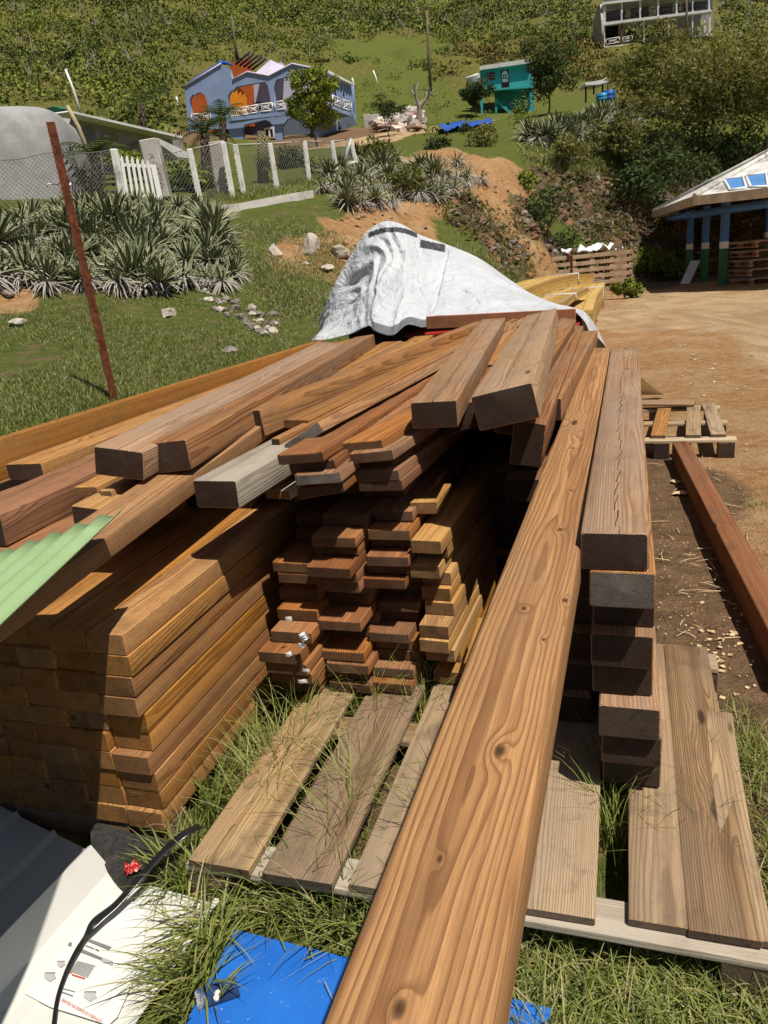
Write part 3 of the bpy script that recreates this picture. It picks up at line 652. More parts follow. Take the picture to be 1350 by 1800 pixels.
# diagonal golden board under the green sheet
board('diagonal_board', 'golden board with bold swirling grain, lying diagonally beside the green sheet', 'board', Pz(-170, 1155, .845), Pz(455, 731, .925), .125, .06, mats('orange', 'orange_end'), roll=4, bow=0)
board('short_board', 'short board with a swirl-grained top behind the green sheet', 'board', Pz(163, 893, .86), Pz(298, 822, .86), .14, .055, mats('yellow', 'beam_end'), bow=0, roll=6)
board('short_board', 'small yellow grooved board end under the dark-ended beam', 'board', Pz(150, 855, .87), Pz(260, 800, .87), .08, .03, mats('yellow', 'yellow_end'), bow=0)
board('short_board', 'little yellow strip right of the small grooved board', 'board', Pz(185, 862, .88), Pz(300, 800, .88), .04, .03, mats('yellow', 'yellow_end'), bow=0)
G9 = 'beams at the left edge of the pile'
board('timber_beam', 'reddish-brown beam with a glossy patch, nearest at the left edge', 'beam', Pz(-40, 902, .865), Pz(560, 640, .89), .16, .095, mats('red', 'beam_end'), G9, roll=3, bow=.001)
board('timber_beam', 'wide board with rippled grain and a dark end, left edge of the pile', 'beam', Pz(40, 815, .84), Pz(545, 626, .86), .17, .06, mats('orange', 'beam_end'), G9, roll=-2, bow=.001)
board('timber_beam', 'dark shaded beam with swirled side under the reddish beam', 'beam', Pz(-30, 985, .76), Pz(300, 845, .78), .12, .09, mats('red', 'beam_end'), G9, bow=0)
board('timber_beam', 'lower reddish beam showing its end at the left picture edge', 'beam', Pz(-60, 1010, .68), Pz(200, 885, .70), .13, .09, mats('red', 'beam_end'), G9, bow=0)
board('edge_board', 'long bright orange board standing on edge along the left side of the pile', 'board', Pz(-30, 778, .90), Pz(565, 597, .93), .045, .16, mats('orange', 'orange_end'), G9, bow=.002)
board('edge_board', 'orange board lying flat inside the long edge board', 'board', Pz(-40, 810, .78), Pz(520, 625, .80), .14, .04, mats('orange', 'orange_end'), G9, bow=.002)
# filler carrying the left-edge beams
for j in range(4):
    for k in range(2):
        board('timber_board', 'hidden bearer board below the left edge beams, %s, %s from left' % (('lower', 'upper')[k], ['first', 'second', 'third', 'fourth'][j]), 'board', uvz(1.75, -2.45 + j * .15, .62 + .075 * k), uvz(5, -2.3 + j * .13, .62 + .075 * k), .14, .07, mats('beam', 'beam_end'), 'bearer boards below the left edge beams')
for j in range(5):
    p = [(640, 592, .93, 560, 620), (598, 600, .9, 520, 640), (720, 600, .92, 600, 660), (745, 590, .92, 640, 655), (690, 600, .92, 560, 660)][j]
    board('short_board', ['brown board end beside the tarp foot', 'grey board end left of the tarp foot', 'orange board in front of the black opening', 'splintered orange board under the tarp edge', 'orange board left of the splintered one'][j], 'board',
          Pz(p[3], p[4], p[2]), Pz(p[0], p[1], p[2]), .13, .035, mats('orange' if j > 1 else 'beam', 'beam_end'), 'boards at the far end before the tarp')
# lone beam on the dirt and the far pallet
board('ground_beam', 'reddish-brown beam lying alone on the dirt at right', 'beam', Pz(1352 + 58, 1165, .135), Pz(1196, 776, .135), .10, .135, mats('red', 'beam_end'), bow=.0, bev=.006)
p2 = empty('pallet', uvz(5.85, .35, 0)); tag(p2, 'open pallet with mismatched slats on the dirt behind the lone beam', 'pallet')
inv2 = Matrix.Translation(-p2.location)
for (a, b, m) in (((1263, 763), (1245, 709), 'pallet'), ((1219, 764), (1219, 715), 'pallet'), ((1157, 765), (1168, 717), 'orange')):
    pslat('slat', Pz(*a, .15), Pz(*b, .15), .095, .02, [M[m], M['pallet_end']], p2, inv2)
pslat('slat', uvz(5.28, -.1, .15), uvz(6.4, -.1, .15), .095, .02, mats('pallet', 'pallet_end'), p2, inv2)
for u0 in (5.33, 5.83, 6.33):
    pslat('rail', uvz(u0, -.2, .128), uvz(u0, .68, .128), .095, .02, mats('pallet_pale', 'pallet_end'), p2, inv2)
    for v0 in (-.15, .22, .62):
        pslat('block', uvz(u0 - .05, v0, .107), uvz(u0 + .05, v0, .107), .1, .105, mats('red', 'beam_end'), p2, inv2)
board('loose_plank', 'dark grey plank lying across the far pallet', 'plank', Pz(1100, 706, .175), Pz(1222, 706, .175), .17, .022, mats('beam_grey', 'beam_end'), bow=0)
for j, (v0, z_) in enumerate(((-.42, .925), (-.57, .925), (-.30, .90))):  # beams added here to throw shade on the yellow two by four column
    board('timber_beam', 'shaded beam tucked under the two cracked beams, %s' % ['middle one', 'left one', 'right one'][j], 'beam', uvz(2.75 + .05 * j, v0, z_), uvz(5, v0 + .05, z_), .14, .085, mats('beam', 'beam_end'), 'added shading beams under the cracked pair', bow=.001)
# ================================================================ VEGETATION BUILDERS
def rdir(n, up_=0.0, rg=nr):
    d = rg.normal(size=(n, 3)); d[:, 2] += up_; return d / np.linalg.norm(d, axis=1, keepdims=True)
def leaf_quads(c, axis, nrm, ln, wd):
    side = np.cross(axis, nrm); side /= np.linalg.norm(side, axis=1, keepdims=True) + 1e-9
    ln = np.asarray(ln).reshape(-1, 1); wd = np.asarray(wd).reshape(-1, 1)
    v = np.stack([c - axis * ln / 2, c + side * wd / 2, c + axis * ln / 2, c - side * wd / 2], 1).reshape(-1, 3)
    f = np.arange(len(c) * 4).reshape(-1, 4); return v, f
class Leaves:
    def __init__(s): s.V = []; s.F = []; s.T = []; s.n = 0
    def add(s, c, ln, wd, tint, up_=.3, out=None, rg=nr):
        n = len(c); ax = rdir(n, 0, rg); nm = rdir(n, up_, rg)
        if out is not None: nm = nm + out * 1.1
        v, f = leaf_quads(c, ax, nm, ln, wd); s.V.append(v); s.F.append(f + s.n); s.n += len(v)
        s.T.append(np.repeat(tint, 4, axis=0))
    def mesh(s, name): return np_mesh(name, np.concatenate(s.V), np.concatenate(s.F), False, {'tint': np.concatenate(s.T)})
def blob(L_, c, r, n, ls, t0, dens=.55, squash=.8, rg=nr, dead=0.0, asp=.5):
    """an irregular leafy clump"""
    d = rdir(n, .15, rg); sub = rdir(7, .2, rg); k = np.argmax(d @ sub.T, 1); lob = .72 + .42 * rg.random(7)[k] * (d * sub[k]).sum(1) ** 2
    rad = r * lob * (dens + (1 - dens) * rg.random(n) ** .5)
    p = np.array(c) + d * rad[:, None] * np.array([1, 1, squash]); p[:, 2] += r * squash * .35
    t = np.zeros((n, 3)); t[:, 0] = np.clip(t0 + rg.normal(0, .22, n) + .25 * (rg.random(7)[k] - .5), 0, 1); t[:, 1] = dead * (rg.random(n) < .8)
    L_.add(p, ls * rg.uniform(.6, 1.4, n), ls * asp * rg.uniform(.6, 1.3, n), t, .3, d, rg)
M['scrub'] = leafmat('scrub_leaves', (.026, .045, .008), (.20, .225, .036), (.26, .20, .13))
M['leaf'] = leafmat('tree_leaves', (.05, .085, .012), (.24, .27, .035), (.3, .28, .06), trans=.15)
M['leaf_dark'] = leafmat('dark_tree_leaves', (.022, .04, .012), (.085, .11, .028), (.2, .2, .08), trans=.1)
M['olive'] = leafmat('olive_leaves', (.05, .055, .016), (.24, .22, .07), (.26, .22, .14), trans=.3)
M['rustleaf'] = leafmat('creeper_leaves', (.04, .048, .012), (.20, .175, .035), (.20, .085, .035))
M['bark'] = simple('bark', (.12, .085, .06), .9, .3, 14, bump=.5)
M['deadwood'] = simple('dead_wood', (.30, .26, .22), .9, .3, 14)
def limbs(mb, base, top, r0_, spread, nl, rg, depth=2, mi=0):
    ends = []
    def grow(p, d, ln, r_, lv):
        pts = [p]; q = p.copy(); dd = d.copy()
        for i in range(4):
            dd = (dd + Vector((rg.uniform(-.22, .22), rg.uniform(-.22, .22), rg.uniform(-.06, .12)))).normalized(); q = q + dd * ln / 4; pts.append(q.copy())
        mb.tube(pts, [r_ * (1 - .13 * i) for i in range(5)], 6 if lv else 8, mi, False)
        if lv >= depth: ends.append(q); return
        for k in range(nl):
            a = 6.28 * k / nl + rg.uniform(-.5, .5); e = (dd * .75 + Vector((math.cos(a), math.sin(a), rg.uniform(.0, .6))) * spread).normalized()
            grow(pts[-1 - (k % 2)], e, ln * rg.uniform(.55, .8), r_ * .5, lv + 1)
    grow(base, (top - base).normalized(), (top - base).length, r0_, 0); return ends
def tree(name, label, base, hgt_, crown_r, mleaf, seed, trunk_f=.35, n_clump=40, leaves_=70, ls=.12, t0=.5, spread=.9, squash=.85, group=None, lean=0, asp=.45, bark='bark', nl=4, flat=1.0):
    rg = np.random.default_rng(seed); rq = random.Random(seed)
    o = empty(name, base); tag(o, label, 'tree', group)
    mb = MB(); ends = limbs(mb, Vector((0, 0, -.2)), Vector((lean, 0, hgt_ * trunk_f)), max(.04, hgt_ * .017), spread, nl, rq, 2)
    mb.build('trunk', [M[bark]], o)
    Lv = Leaves(); c0 = np.array([lean * 1.5, 0, hgt_ - crown_r * squash])
    for i in range(n_clump):
        d = rdir(1, .1, rg)[0]; p = c0 + d * crown_r * np.array([1, 1, squash * flat]) * rg.uniform(.35, 1.0)
        if i < len(ends) and i % 2: p = (p + np.array(ends[i])) / 2
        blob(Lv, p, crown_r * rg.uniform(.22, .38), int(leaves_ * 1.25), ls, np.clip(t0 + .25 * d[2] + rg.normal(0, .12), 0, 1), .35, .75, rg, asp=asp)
    child('crown', Lv.mesh('crown'), [mleaf], o); return o
def bush(name, label, base, r, seed, mleaf, n=260, ls=.1, t0=.45, squash=.8, group=None, k=5, twigs=True, cat='bush', asp=.45):
    rg = np.random.default_rng(seed); o = empty(name, base); tag(o, label, cat, group)
    mb = MB(); rq = random.Random(seed)
    for i in range(7):
        a = rq.uniform(0, 6.28); e = Vector((math.cos(a), math.sin(a), rq.uniform(.6, 1.6))).normalized() * r * rq.uniform(.7, 1.05)
        mb.tube([Vector((0, 0, -.05)), e * .5 + Vector((0, 0, r * .08)), e], [r * .018, r * .012, r * .004], 4, 0, False)
    mb.build('stem', [M['bark']], o)
    Lv = Leaves()
    for i in range(k):
        d = rdir(1, .2, rg)[0] * r * .55; d[2] = abs(d[2]) * squash
        blob(Lv, d, r * rg.uniform(.4, .62), n // k, ls, t0 + rg.normal(0, .1), .3, squash, rg, asp=asp)
    child('foliage', Lv.mesh('foliage'), [mleaf], o); return o

# rosette plants -----------------------------------------------------------
g = G('spiky_leaf'); at = g.n('SeparateColor', {0: g.n('Attribute', attribute_name='tint').outputs['Color']})
gc = g.mix(at.outputs[0], (.055, .08, .038), (.20, .22, .12)); gc = g.mix(g.ramp(at.outputs[2], [(.5, 0.0), (.75, .9)]), gc, (.62, .58, .34)); gc = g.mix(at.outputs[1], gc, (.37, .325, .29))
M['agave'] = g.out(gc, .5)
def agave_mesh(seed, nl=46, Lf=.42, dead=22, wd=.064, up_=0):
    rg = random.Random(seed); V_ = []; F_ = []; T_ = []
    def leaf(a, el, ln, w, droop, t, dd, edge):
        b = len(V_); seg = 5; dirh = Vector((math.cos(a), math.sin(a), 0)); side = Vector((-math.sin(a), math.cos(a), 0)); p = dirh * .03 + Vector((0, 0, .05 * rg.random())); e = el
        for i in range(seg + 1):
            s = i / seg; ww = w * (.75 + .6 * s) * (1 - s ** 2.2) * .9 + .002
            d = dirh * math.cos(e) + Z * math.sin(e); up_n = d.cross(side) * -1
            fold = ww * .35
            for k, (q, ed) in enumerate(((-1, 1), (-.55, .0), (0, 0), (.55, .0), (1, 1))):
                V_.append(p + side * ww * .5 * q + up_n * fold * abs(q)); T_.append((t, dd, edge * ed))
            p = p + d * ln / seg; e -= droop / seg
        for i in range(seg):
            for k in range(4): F_.append([b + i * 5 + k, b + i * 5 + k + 1, b + (i + 1) * 5 + k + 1, b + (i + 1) * 5 + k])
    for i in range(nl):
        f = i / nl; el = R(8) + f * R(72) + rg.uniform(-.12, .12)
        leaf(i * 2.4 + rg.uniform(-.2, .2), el, Lf * rg.uniform(.85, 1.1) * (1 - .25 * f), wd * rg.uniform(.8, 1.1), rg.uniform(.1, .5), rg.uniform(.1, .9), 0 if rg.random() > .06 else .7, 1)
    for i in range(dead):
        leaf(rg.uniform(0, 6.28), rg.uniform(-.7, .15), Lf * rg.uniform(.7, 1.15), wd * rg.uniform(.3, .7), rg.uniform(.4, 1.6), .5, rg.uniform(.7, 1), 0)
    me = bpy.data.meshes.new('rosette'); me.from_pydata(V_, [], F_); ca_ = me.color_attributes.new('tint', 'FLOAT_COLOR', 'POINT')
    ca_.data.foreach_set('color', np.array([(*t, 1) for t in T_], np.float32).ravel()); me.materials.append(M['agave']); return me
AG = [agave_mesh(i, 44 + i * 3, .42 + .03 * (i % 3), 16 + 12 * (i % 3)) for i in range(5)]
AGD = [agave_mesh(20 + i, 14, .36, 70, .04) for i in range(3)]
def agave(p, s, label, group, dead=False, tilt=.2):
    o = link('spiky_plant', rng.choice(AGD if dead else AG)); o.location = p + Vector((0, 0, .10 * s)); o.scale = (s, s, s * rng.uniform(.9, 1.15)); o.rotation_euler = (rng.uniform(-tilt, tilt), rng.uniform(-tilt, tilt), rng.uniform(0, 6.28))
    return tag(o, label, 'plant', group)

# ================================================================ HILLSIDE SCRUB (a mass nobody could count)
Lh = Leaves(); Lr = Leaves(); rgh = np.random.default_rng(11)
N = 20000; az = rgh.uniform(-.66, .60, N); rr = np.sqrt(rgh.uniform(44 ** 2, 250 ** 2, N)); bx = rr * np.sin(az); by = rr * np.cos(az)
Wb = kinds(bx, by); hb = height(bx, by)
pat = fbm(bx, by, .09, 3, 21)
cnt = 0
def pix(x, y, z):
    q = Vector((x, y, z)) - CAM; d = q.dot(fw); return 675 + F * q.dot(rt) / d, 900 - F * q.dot(up) / d
clear = [(300, 100, 690, 300), (800, 100, 1010, 215), (1035, -40, 1270, 80), (1000, 128, 1110, 185)]
for i in range(N):
    if cnt >= 7400: break
    w = Wb[i, 4]
    if rgh.random() > (w * 1.5 if w > .3 else w * .1): continue
    if fbm(bx[i], by[i], .16, 3, 33) > .42 and rgh.random() < .8: continue
    z = hgt(bx[i], by[i]); px, py = pix(bx[i], by[i], z + .8)
    if not (-160 < px < 1510 and -60 < py < 330): continue
    if any(a < px < c and b < py < d for a, b, c, d in clear): continue
    big_ = rgh.random() < .045; r_ = (rgh.uniform(2.1, 3.2) if big_ else rgh.uniform(.5, 1.7)) * (1 + rr[i] / 420); dead = rgh.random() < (.07 + .14 * (pat[i] > .35))
    t0 = .48 + .28 * pat[i] + rgh.normal(0, .24)
    far_ = rr[i] > 150
    right = px > 780 and py > 60 and rr[i] < 135
    blob(Lr if right else Lh, (bx[i], by[i], z - r_ * .25), r_, int((40 if far_ else 62) * (.5 if dead else 1) * (3.2 if big_ else 1)), (.52 if far_ else .36) * (.8 if dead else 1), (rgh.choice([.12, .9]) if big_ else t0), .5, .75, rgh, dead=(1. if dead else (rgh.random() < .25) * .8 if right else 0), asp=.25 if dead else .6); cnt += 1
o = link('hillside_scrub', Lh.mesh('hillside_scrub'), [M['scrub']]); tag(o, 'dense low green scrub covering the hillside behind the houses', 'scrub', kind='stuff')
o = link('creeper_scrub', Lr.mesh('creeper_scrub'), [M['rustleaf']]); tag(o, 'tangled yellow-green and rusty creepers covering the slope below the white house', 'scrub', kind='stuff')
# dead grey saplings standing in the scrub
mbd = MB(); rq = random.Random(5)
for i in range(230):
    px = rq.uniform(-20, 1370); py = rq.uniform(5, 150 if px < 600 else 70)
    p = gp(px, py, 50)
    for k in range(rq.randint(2, 4)):
        a = rq.uniform(0, 6.28); e = Vector((math.cos(a) * .5, math.sin(a) * .5, rq.uniform(.6, 1.3))) * rq.uniform(1.2, 2.8)
        mbd.tube([p + Vector((0, 0, .2)), p + e * .5 + Vector((rq.uniform(-.2, .2), 0, 0)), p + e], [.06, .04, .02], 3, 0, False)
o = mbd.build('dead_saplings', [M['deadwood']]); tag(o, 'bare grey storm-stripped saplings scattered through the hillside scrub', 'dead brush', kind='stuff')

# ================================================================ HOUSES
class Face:
    """an upright plane through two picture columns at given distances"""
    def __init__(s, pa, ya, pb, yb, yref=200):
        a = Py(pa, yref, ya); b = Py(pb, yref, yb); s.o = Vector((a.x, a.y, 0)); s.t = (Vector((b.x, b.y, 0)) - s.o).normalized(); s.n = Vector((-s.t.y, s.t.x, 0))
    def px(s, x, y, d=0):
        r_ = ray(x, y); o = s.o + s.n * d; k = (o - Vector((0, 0, 0))).dot(s.n) / r_.dot(s.n); p = CAM + r_ * k
        q = p - o; return (q.dot(s.t), p.z)
    def w(s, a, z, d=0): return s.o + s.t * a + s.n * d + Z * z
    def P(s, x, y, d=0): a, z = s.px(x, y, d); return s.w(a, z, d)
    def plate(s, name, mat, par, outer, holes=(), th=.25, d=0):
        inv = Matrix.Translation(-par.location)
        me = plate(name, [s.px(*p, d) for p in outer], [[s.px(*p, d) for p in h] for h in holes], th, lambda a, z, dd: inv @ s.w(a, z, d + dd))
        return child(name, me, mat if isinstance(mat, list) else [mat], par)
def zc(x0, y0, k): return lambda *ps: [(x0 + a / k, y0 + b / k) for a, b in ps]
M['bluewall'] = simple('blue_render', (.22, .29, .46), .8, .1, .8, dirt=(.28, .35, .48), da=.6)
M['lavender'] = simple('lavender_render', (.50, .47, .58), .85, .08, .8)
M['orangewall'] = simple('orange_render', (.45, .10, .018), .8, .12, 1.)
M['orangelight'] = simple('light_orange_render', (.8, .28, .02), .8, .12, 1.)
M['white'] = simple('white_paint', (.75, .74, .71), .6, .05, 2., dirt=(.4, .36, .3), da=.4)
M['dark'] = simple('dark_interior', (.03, .03, .035), .9)  # near-black; the shade inside rooms is put into this colour
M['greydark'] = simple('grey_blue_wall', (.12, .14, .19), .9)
M['bluetarp'] = simple('blue_tarpaulin', (.02, .09, .42), .5, .2, 3)
M['rafter'] = simple('dark_rafter', (.035, .03, .035), .9)
M['conc'] = simple('concrete', (.42, .39, .35), .9, .18, 2.2, bump=.35, dirt=(.18, .16, .14), da=.6, bs=30)
M['glass'] = simple('window_glass', (.03, .04, .05), .12, .1)
c_ = zc(300, 80, 3.375)
bh = empty('house', Py(480, 262, 60)); tag(bh, 'blue two-storey house with a storm-torn roof and orange rooms behind its arches', 'house')
binv = Matrix.Translation(-bh.location)
fa = Face(325, 61, 640, 58.5)
fa.plate('wall', M['bluewall'], bh, c_((80, 245), (300, 108), (352, 140), (366, 205), (455, 158), (582, 182), (720, 110), (865, 140), (905, 700), (130, 700)),
         [c_((112, 320), (128, 292), (150, 290), (160, 280), (182, 278), (200, 292), (214, 320), (236, 443), (128, 452)),
          c_((340, 300), (356, 270), (376, 262), (390, 244), (440, 234), (560, 214), (576, 236), (604, 384), (352, 424)),
          c_((612, 250), (622, 212), (634, 198), (800, 166), (842, 176), (856, 370), (620, 384)),
          c_((196, 510), (215, 498), (330, 492), (345, 500), (362, 690), (215, 690)),
          c_((425, 500), (440, 470), (560, 440), (585, 450), (612, 480), (640, 690), (440, 690)),
          c_((660, 480), (690, 440), (730, 420), (800, 410), (850, 430), (870, 690), (672, 690))], .35)
fa.plate('floor_band', M['bluewall'], bh, c_((100, 452), (870, 372), (876, 392), (105, 474)), (), .12, -.35)
fa.plate('back_wall', M['orangewall'], bh, c_((100, 260), (250, 230), (300, 520), (110, 520)), (), .1, 1.6)
fa.plate('back_wall', M['orangewall'], bh, c_((352, 100), (482, 75), (500, 480), (300, 480)), (), .1, 3.0)
fa.plate('curtain', M['orangelight'], bh, c_((330, 230), (400, 238), (450, 300), (450, 480), (330, 480)), (), .1, 2.0)
fa.plate('back_wall', M['lavender'], bh, c_((478, 200), (600, 190), (600, 110), (660, 100), (690, 140), (880, 120), (900, 480), (478, 480)), (), .1, 3.4)
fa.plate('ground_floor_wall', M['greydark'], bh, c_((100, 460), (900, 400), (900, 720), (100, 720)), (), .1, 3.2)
fa.plate('window', M['white'], bh, c_((552, 490), (610, 480), (618, 570), (558, 575)), [c_((560, 500), (580, 497), (584, 560), (566, 564)), c_((588, 496), (604, 493), (610, 556), (592, 558))], .1, 3.0)
fa.plate('crest', M['greydark'], bh, c_((500, 340), (525, 332), (540, 350), (535, 385), (512, 392), (500, 370)), (), .08, 3.2)
def bar(mb, f, a, b, d, r_=.04, inv=binv): mb.tube([inv @ f.P(*a, d), inv @ f.P(*b, d)], r_, 4)
def rail(f, pts, hh, d, par, inv, nm='railing', mat='white', r_=.045):
    mb = MB()
    for (a, b) in zip(pts[:-1], pts[1:]):
        at_ = (a[0] - .6, a[1] - hh); bt = (b[0] - .6, b[1] - hh); bar(mb, f, a, b, d, r_, inv); bar(mb, f, at_, bt, d, r_, inv); bar(mb, f, a, at_, d, r_, inv); bar(mb, f, b, bt, d, r_, inv)
        bar(mb, f, a, bt, d, r_ * .8, inv); bar(mb, f, b, at_, d, r_ * .8, inv)
        m_ = lambda k: (a[0] * (1 - k) + b[0] * k, a[1] * (1 - k) + b[1] * k)
        for k in (.25, .5, .75): q = m_(k); bar(mb, f, (q[0], q[1] - hh * .25), (q[0] - .4, q[1] - hh * .75), d, r_ * .7, inv)
    return mb.build(nm, [M[mat]], par)
rail(fa, c_((125, 452), (180, 450), (236, 443)), 13, -.1, bh, binv)
rail(fa, c_((352, 422), (410, 415), (465, 405), (520, 395), (604, 384)), 13, -.1, bh, binv)
rail(fa, c_((620, 384), (690, 372), (760, 365)), 14, -.1, bh, binv)
mb = MB()
for i in range(5): bar(mb, fa, c_((385 + 24 * i, 112 + 8 * i))[0], c_((470 + 24 * i, 38 + 10 * i))[0], 1.5, .08)
bar(mb, fa, c_((385, 0))[0], c_((400, 84))[0], 4, .08)
mb.build('rafter', [M['rafter']], bh)
mb = MB(); pts = c_((78, 250), (130, 208), (200, 165), (262, 128), (300, 100), (350, 108), (366, 122))
mb.tube([binv @ fa.P(*p, .1) for p in pts], [.07, .09, .1, .12, .12, .1, .06], 7); mb.build('roof_tarp', [M['bluetarp']], bh)
mb = MB()
for pts in (c_((366, 203), (455, 156), (582, 180), (720, 108), (865, 138)), c_((80, 243), (300, 106))):
    mb.tube([binv @ fa.P(*p, -.05) for p in pts], .06, 4)
mb.build('parapet_trim', [M['lavender']], bh)
mb = MB()    # ruined pyramid roof behind
ap = binv @ fa.P(*c_((592, 84))[0], 3.2); q = [binv @ fa.P(*c_(p)[0], dd) for p, dd in (((495, 168), 2.2), ((585, 182), 1.6), ((690, 130), 2.4), ((640, 110), 6.))]
mb.add([ap] + q, [[0, 1, 2], [0, 2, 3], [0, 3, 4], [0, 4, 1]]); mb.build('turret_roof', [M['lavender']], bh)
fs = Face(556, 58.8, 632, 70)
fs.plate('side_wall', M['bluewall'], bh, c_((862, 138), (930, 150), (1088, 232), (1106, 500), (1120, 640), (880, 660)), [c_((940, 320), (940, 240), (950, 212), (966, 210), (982, 236), (994, 318)), c_((1018, 300), (1018, 285), (1040, 285), (1042, 310))], .3)
fs.plate('back_wall', M['orangewall'], bh, c_((936, 200), (990, 215), (990, 260), (936, 256)), (), .08, 1.)
fs.plate('eave', M['white'], bh, c_((905, 138), (930, 142), (1088, 226), (1086, 234), (905, 150)), (), .5, -.3)
fs.plate('balcony_slab', M['bluewall'], bh, c_((955, 330), (1070, 385), (1072, 420), (1015, 400), (956, 372)), (), 1.3, -1.3)
mb = MB()
for i in range(9):
    a = c_((945 + i * 17, 165 + i * 9))[0]; b = c_((952 + i * 17, 340 + i * 7))[0]; bar(mb, fs, a, b, -.02, .05)
mb.build('pilaster', [M['bluewall']], bh)
rail(fs, c_((962, 345), (1020, 372), (1072, 386)), 15, -1.3, bh, binv)
fs.plate('stair_flank', M['greydark'], bh, c_((1010, 400), (1075, 400), (1125, 515), (1010, 515)), (), .2, -.25)
fl = Face(625, 62, 672, 62)
fl.plate('garden_wall', M['lavender'], bh, c_((1090, 530), (1190, 505), (1236, 492), (1236, 545), (1180, 590), (1095, 600)), (), .2)
for x in (1163, 1207): 
    po = MB(); a = Py(*c_((x, 410))[0], 64); b = Py(*c_((x + 8, 505))[0], 64); po.box((-.28, -.28, 0), (.28, .28, (a.z - b.z)), None, 0, .02); o = po.build('concrete_pillar', [M['conc']], None, Matrix.Translation(b)); tag(o, 'weathered concrete pillar right of the blue house, %s' % ('the lower one with rubble at its foot' if x < 1190 else 'nearer the little tree'), 'pillar')

# teal house
c_ = zc(800, 80, 3.857)
M['teal'] = simple('teal_render', (.045, .33, .34), .8, .1, 1.2, dirt=(.03, .24, .27), da=.5)
M['maroon'] = simple('maroon_door', (.13, .022, .022), .6)
M['galv'] = simple('galvanised_sheet', (.62, .62, .60), .5, .1, 3, dirt=(.3, .28, .26), da=.5)
th = empty('house', Py(860, 205, 78)); tag(th, 'small teal house with a maroon door above a stair, partly behind a dark tree', 'house')
tinv = Matrix.Translation(-th.location); ft = Face(843, 78, 915, 77)
ft.plate('wall', M['teal'], th, c_((168, 165), (520, 115), (530, 275), (176, 308)), [c_((216, 184), (268, 176), (270, 234), (220, 242)), c_((308, 168), (364, 160), (368, 282), (314, 288))], .3)
ft.plate('roof_edge', M['galv'], th, c_((165, 140), (520, 86), (522, 116), (167, 166)), (), 2.5, -.4)
ft.plate('floor_slab', M['teal'], th, c_((75, 306), (530, 274), (531, 285), (75, 318)), (), 1.6, -1.3)
ft.plate('lower_wall', M['teal'], th, c_((262, 300), (530, 284), (540, 460), (278, 468)), (), .2, .6)
dr = ft.plate('door', M['maroon'], th, c_((306, 166), (366, 158), (370, 284), (312, 290)), (), .08, .15)
dw = ft.plate('door_window', M['white'], th, c_((318, 250), (316, 195), (324, 176), (340, 170), (354, 178), (360, 245)), [c_((322 + 14 * i, 196 + 18 * j), (332 + 14 * i, 195 + 18 * j), (333 + 14 * i, 208 + 18 * j), (323 + 14 * i, 209 + 18 * j)) for i in range(3) for j in range(2)], .06, .08)
ft.plate('window', M['maroon'], th, c_((214, 184), (268, 176), (270, 236), (220, 242)), [c_((220 + 25 * i, 190 + 18 * j), (240 + 25 * i, 188 + 18 * j), (241 + 25 * i, 200 + 18 * j), (221 + 25 * i, 203 + 18 * j)) for i in range(2) for j in range(3)], .08, .1)
ft.plate('window_pane', M['galv'], th, c_((212, 182), (272, 174), (274, 238), (218, 244)), (), .05, .25)
ft.plate('post', M['teal'], th, c_((168, 306), (184, 305), (190, 478), (176, 482)), (), .3, -1.2)
ft.plate('stair_flank', M['teal'], th, c_((268, 360), (285, 362), (300, 385), (318, 390), (330, 408), (348, 414), (360, 432), (378, 438), (395, 455), (392, 466), (370, 462), (285, 392), (285, 458), (272, 460)), (), .3, -.9)
mb = MB()
for i in range(5): mb.tube([tinv @ ft.P(*c_((72 + 9 * i, 226 + 10 * i))[0], -.5 + .1 * i), tinv @ ft.P(*c_((168, 192 + 11 * i))[0], -.2)], .12, 4)
mb.build('awning_slats', [M['galv']], th)
mb = MB()
for x, y in ((82, 240), (100, 250), (132, 262)): mb.tube([tinv @ ft.P(*c_((x, y))[0], -.3), tinv @ ft.P(*c_((x + 3, 308))[0], -.3)], .07, 4)
mb.build('awning_post', [M['rafter']], th)
ft.plate('awning_wall', M['teal'], th, c_((105, 262), (168, 240), (172, 306), (108, 310)), (), .1, .6)
dw.parent = dr
for w_ in [k for k in KIDS[th.name] if k.name.startswith('window_pane')]: w_.parent = [k for k in KIDS[th.name] if k.name.startswith('window') and 'pane' not in k.name][0]
# white house on top
c_ = zc(1030, 0, 4.219)
wh = empty('house', Py(1150, 90, 112)); tag(wh, 'unfinished white house with open balconies and cross railings high on the hillside', 'house')
winv = Matrix.Translation(-wh.location); fh = Face(1060, 111, 1250, 106, 60)
fh.plate('floor_slab', M['white'], wh, c_((132, 166), (930, 68), (932, 86), (250, 172), (134, 188)), (), .8, -.3)
fh.plate('roof_slab', M['white'], wh, c_((120, 16), (910, -76), (912, -58), (122, 34)), (), 5, -.3)
fh.plate('base_slab', M['white'], wh, c_((140, 345), (320, 322), (322, 332), (142, 356)), (), .8, -.2)
fh.plate('base_slab', M['white'], wh, c_((830, 262), (930, 248), (932, 258), (832, 272)), (), .8, -.2)
for x in (138, 265, 402, 535, 672, 793, 912): fh.plate('pillar', M['white'], wh, c_((x - 7, 30 - (x - 138) * .118), (x + 7, 28 - (x - 138) * .118), (x + 9, 168 - (x - 138) * .122), (x - 5, 170 - (x - 138) * .122)), (), .3, -.1)
for i, x in enumerate((135, 264, 430, 614, 790, 882, 918)): fh.plate('lower_post', M['rust'] if i == 1 else M['white'], wh, c_((x - 5, 180 - (x - 138) * .122), (x + 5, 179 - (x - 138) * .122), (x + 7, 350 - (x - 138) * .13), (x - 3, 351 - (x - 138) * .13)), (), .2, -.1)
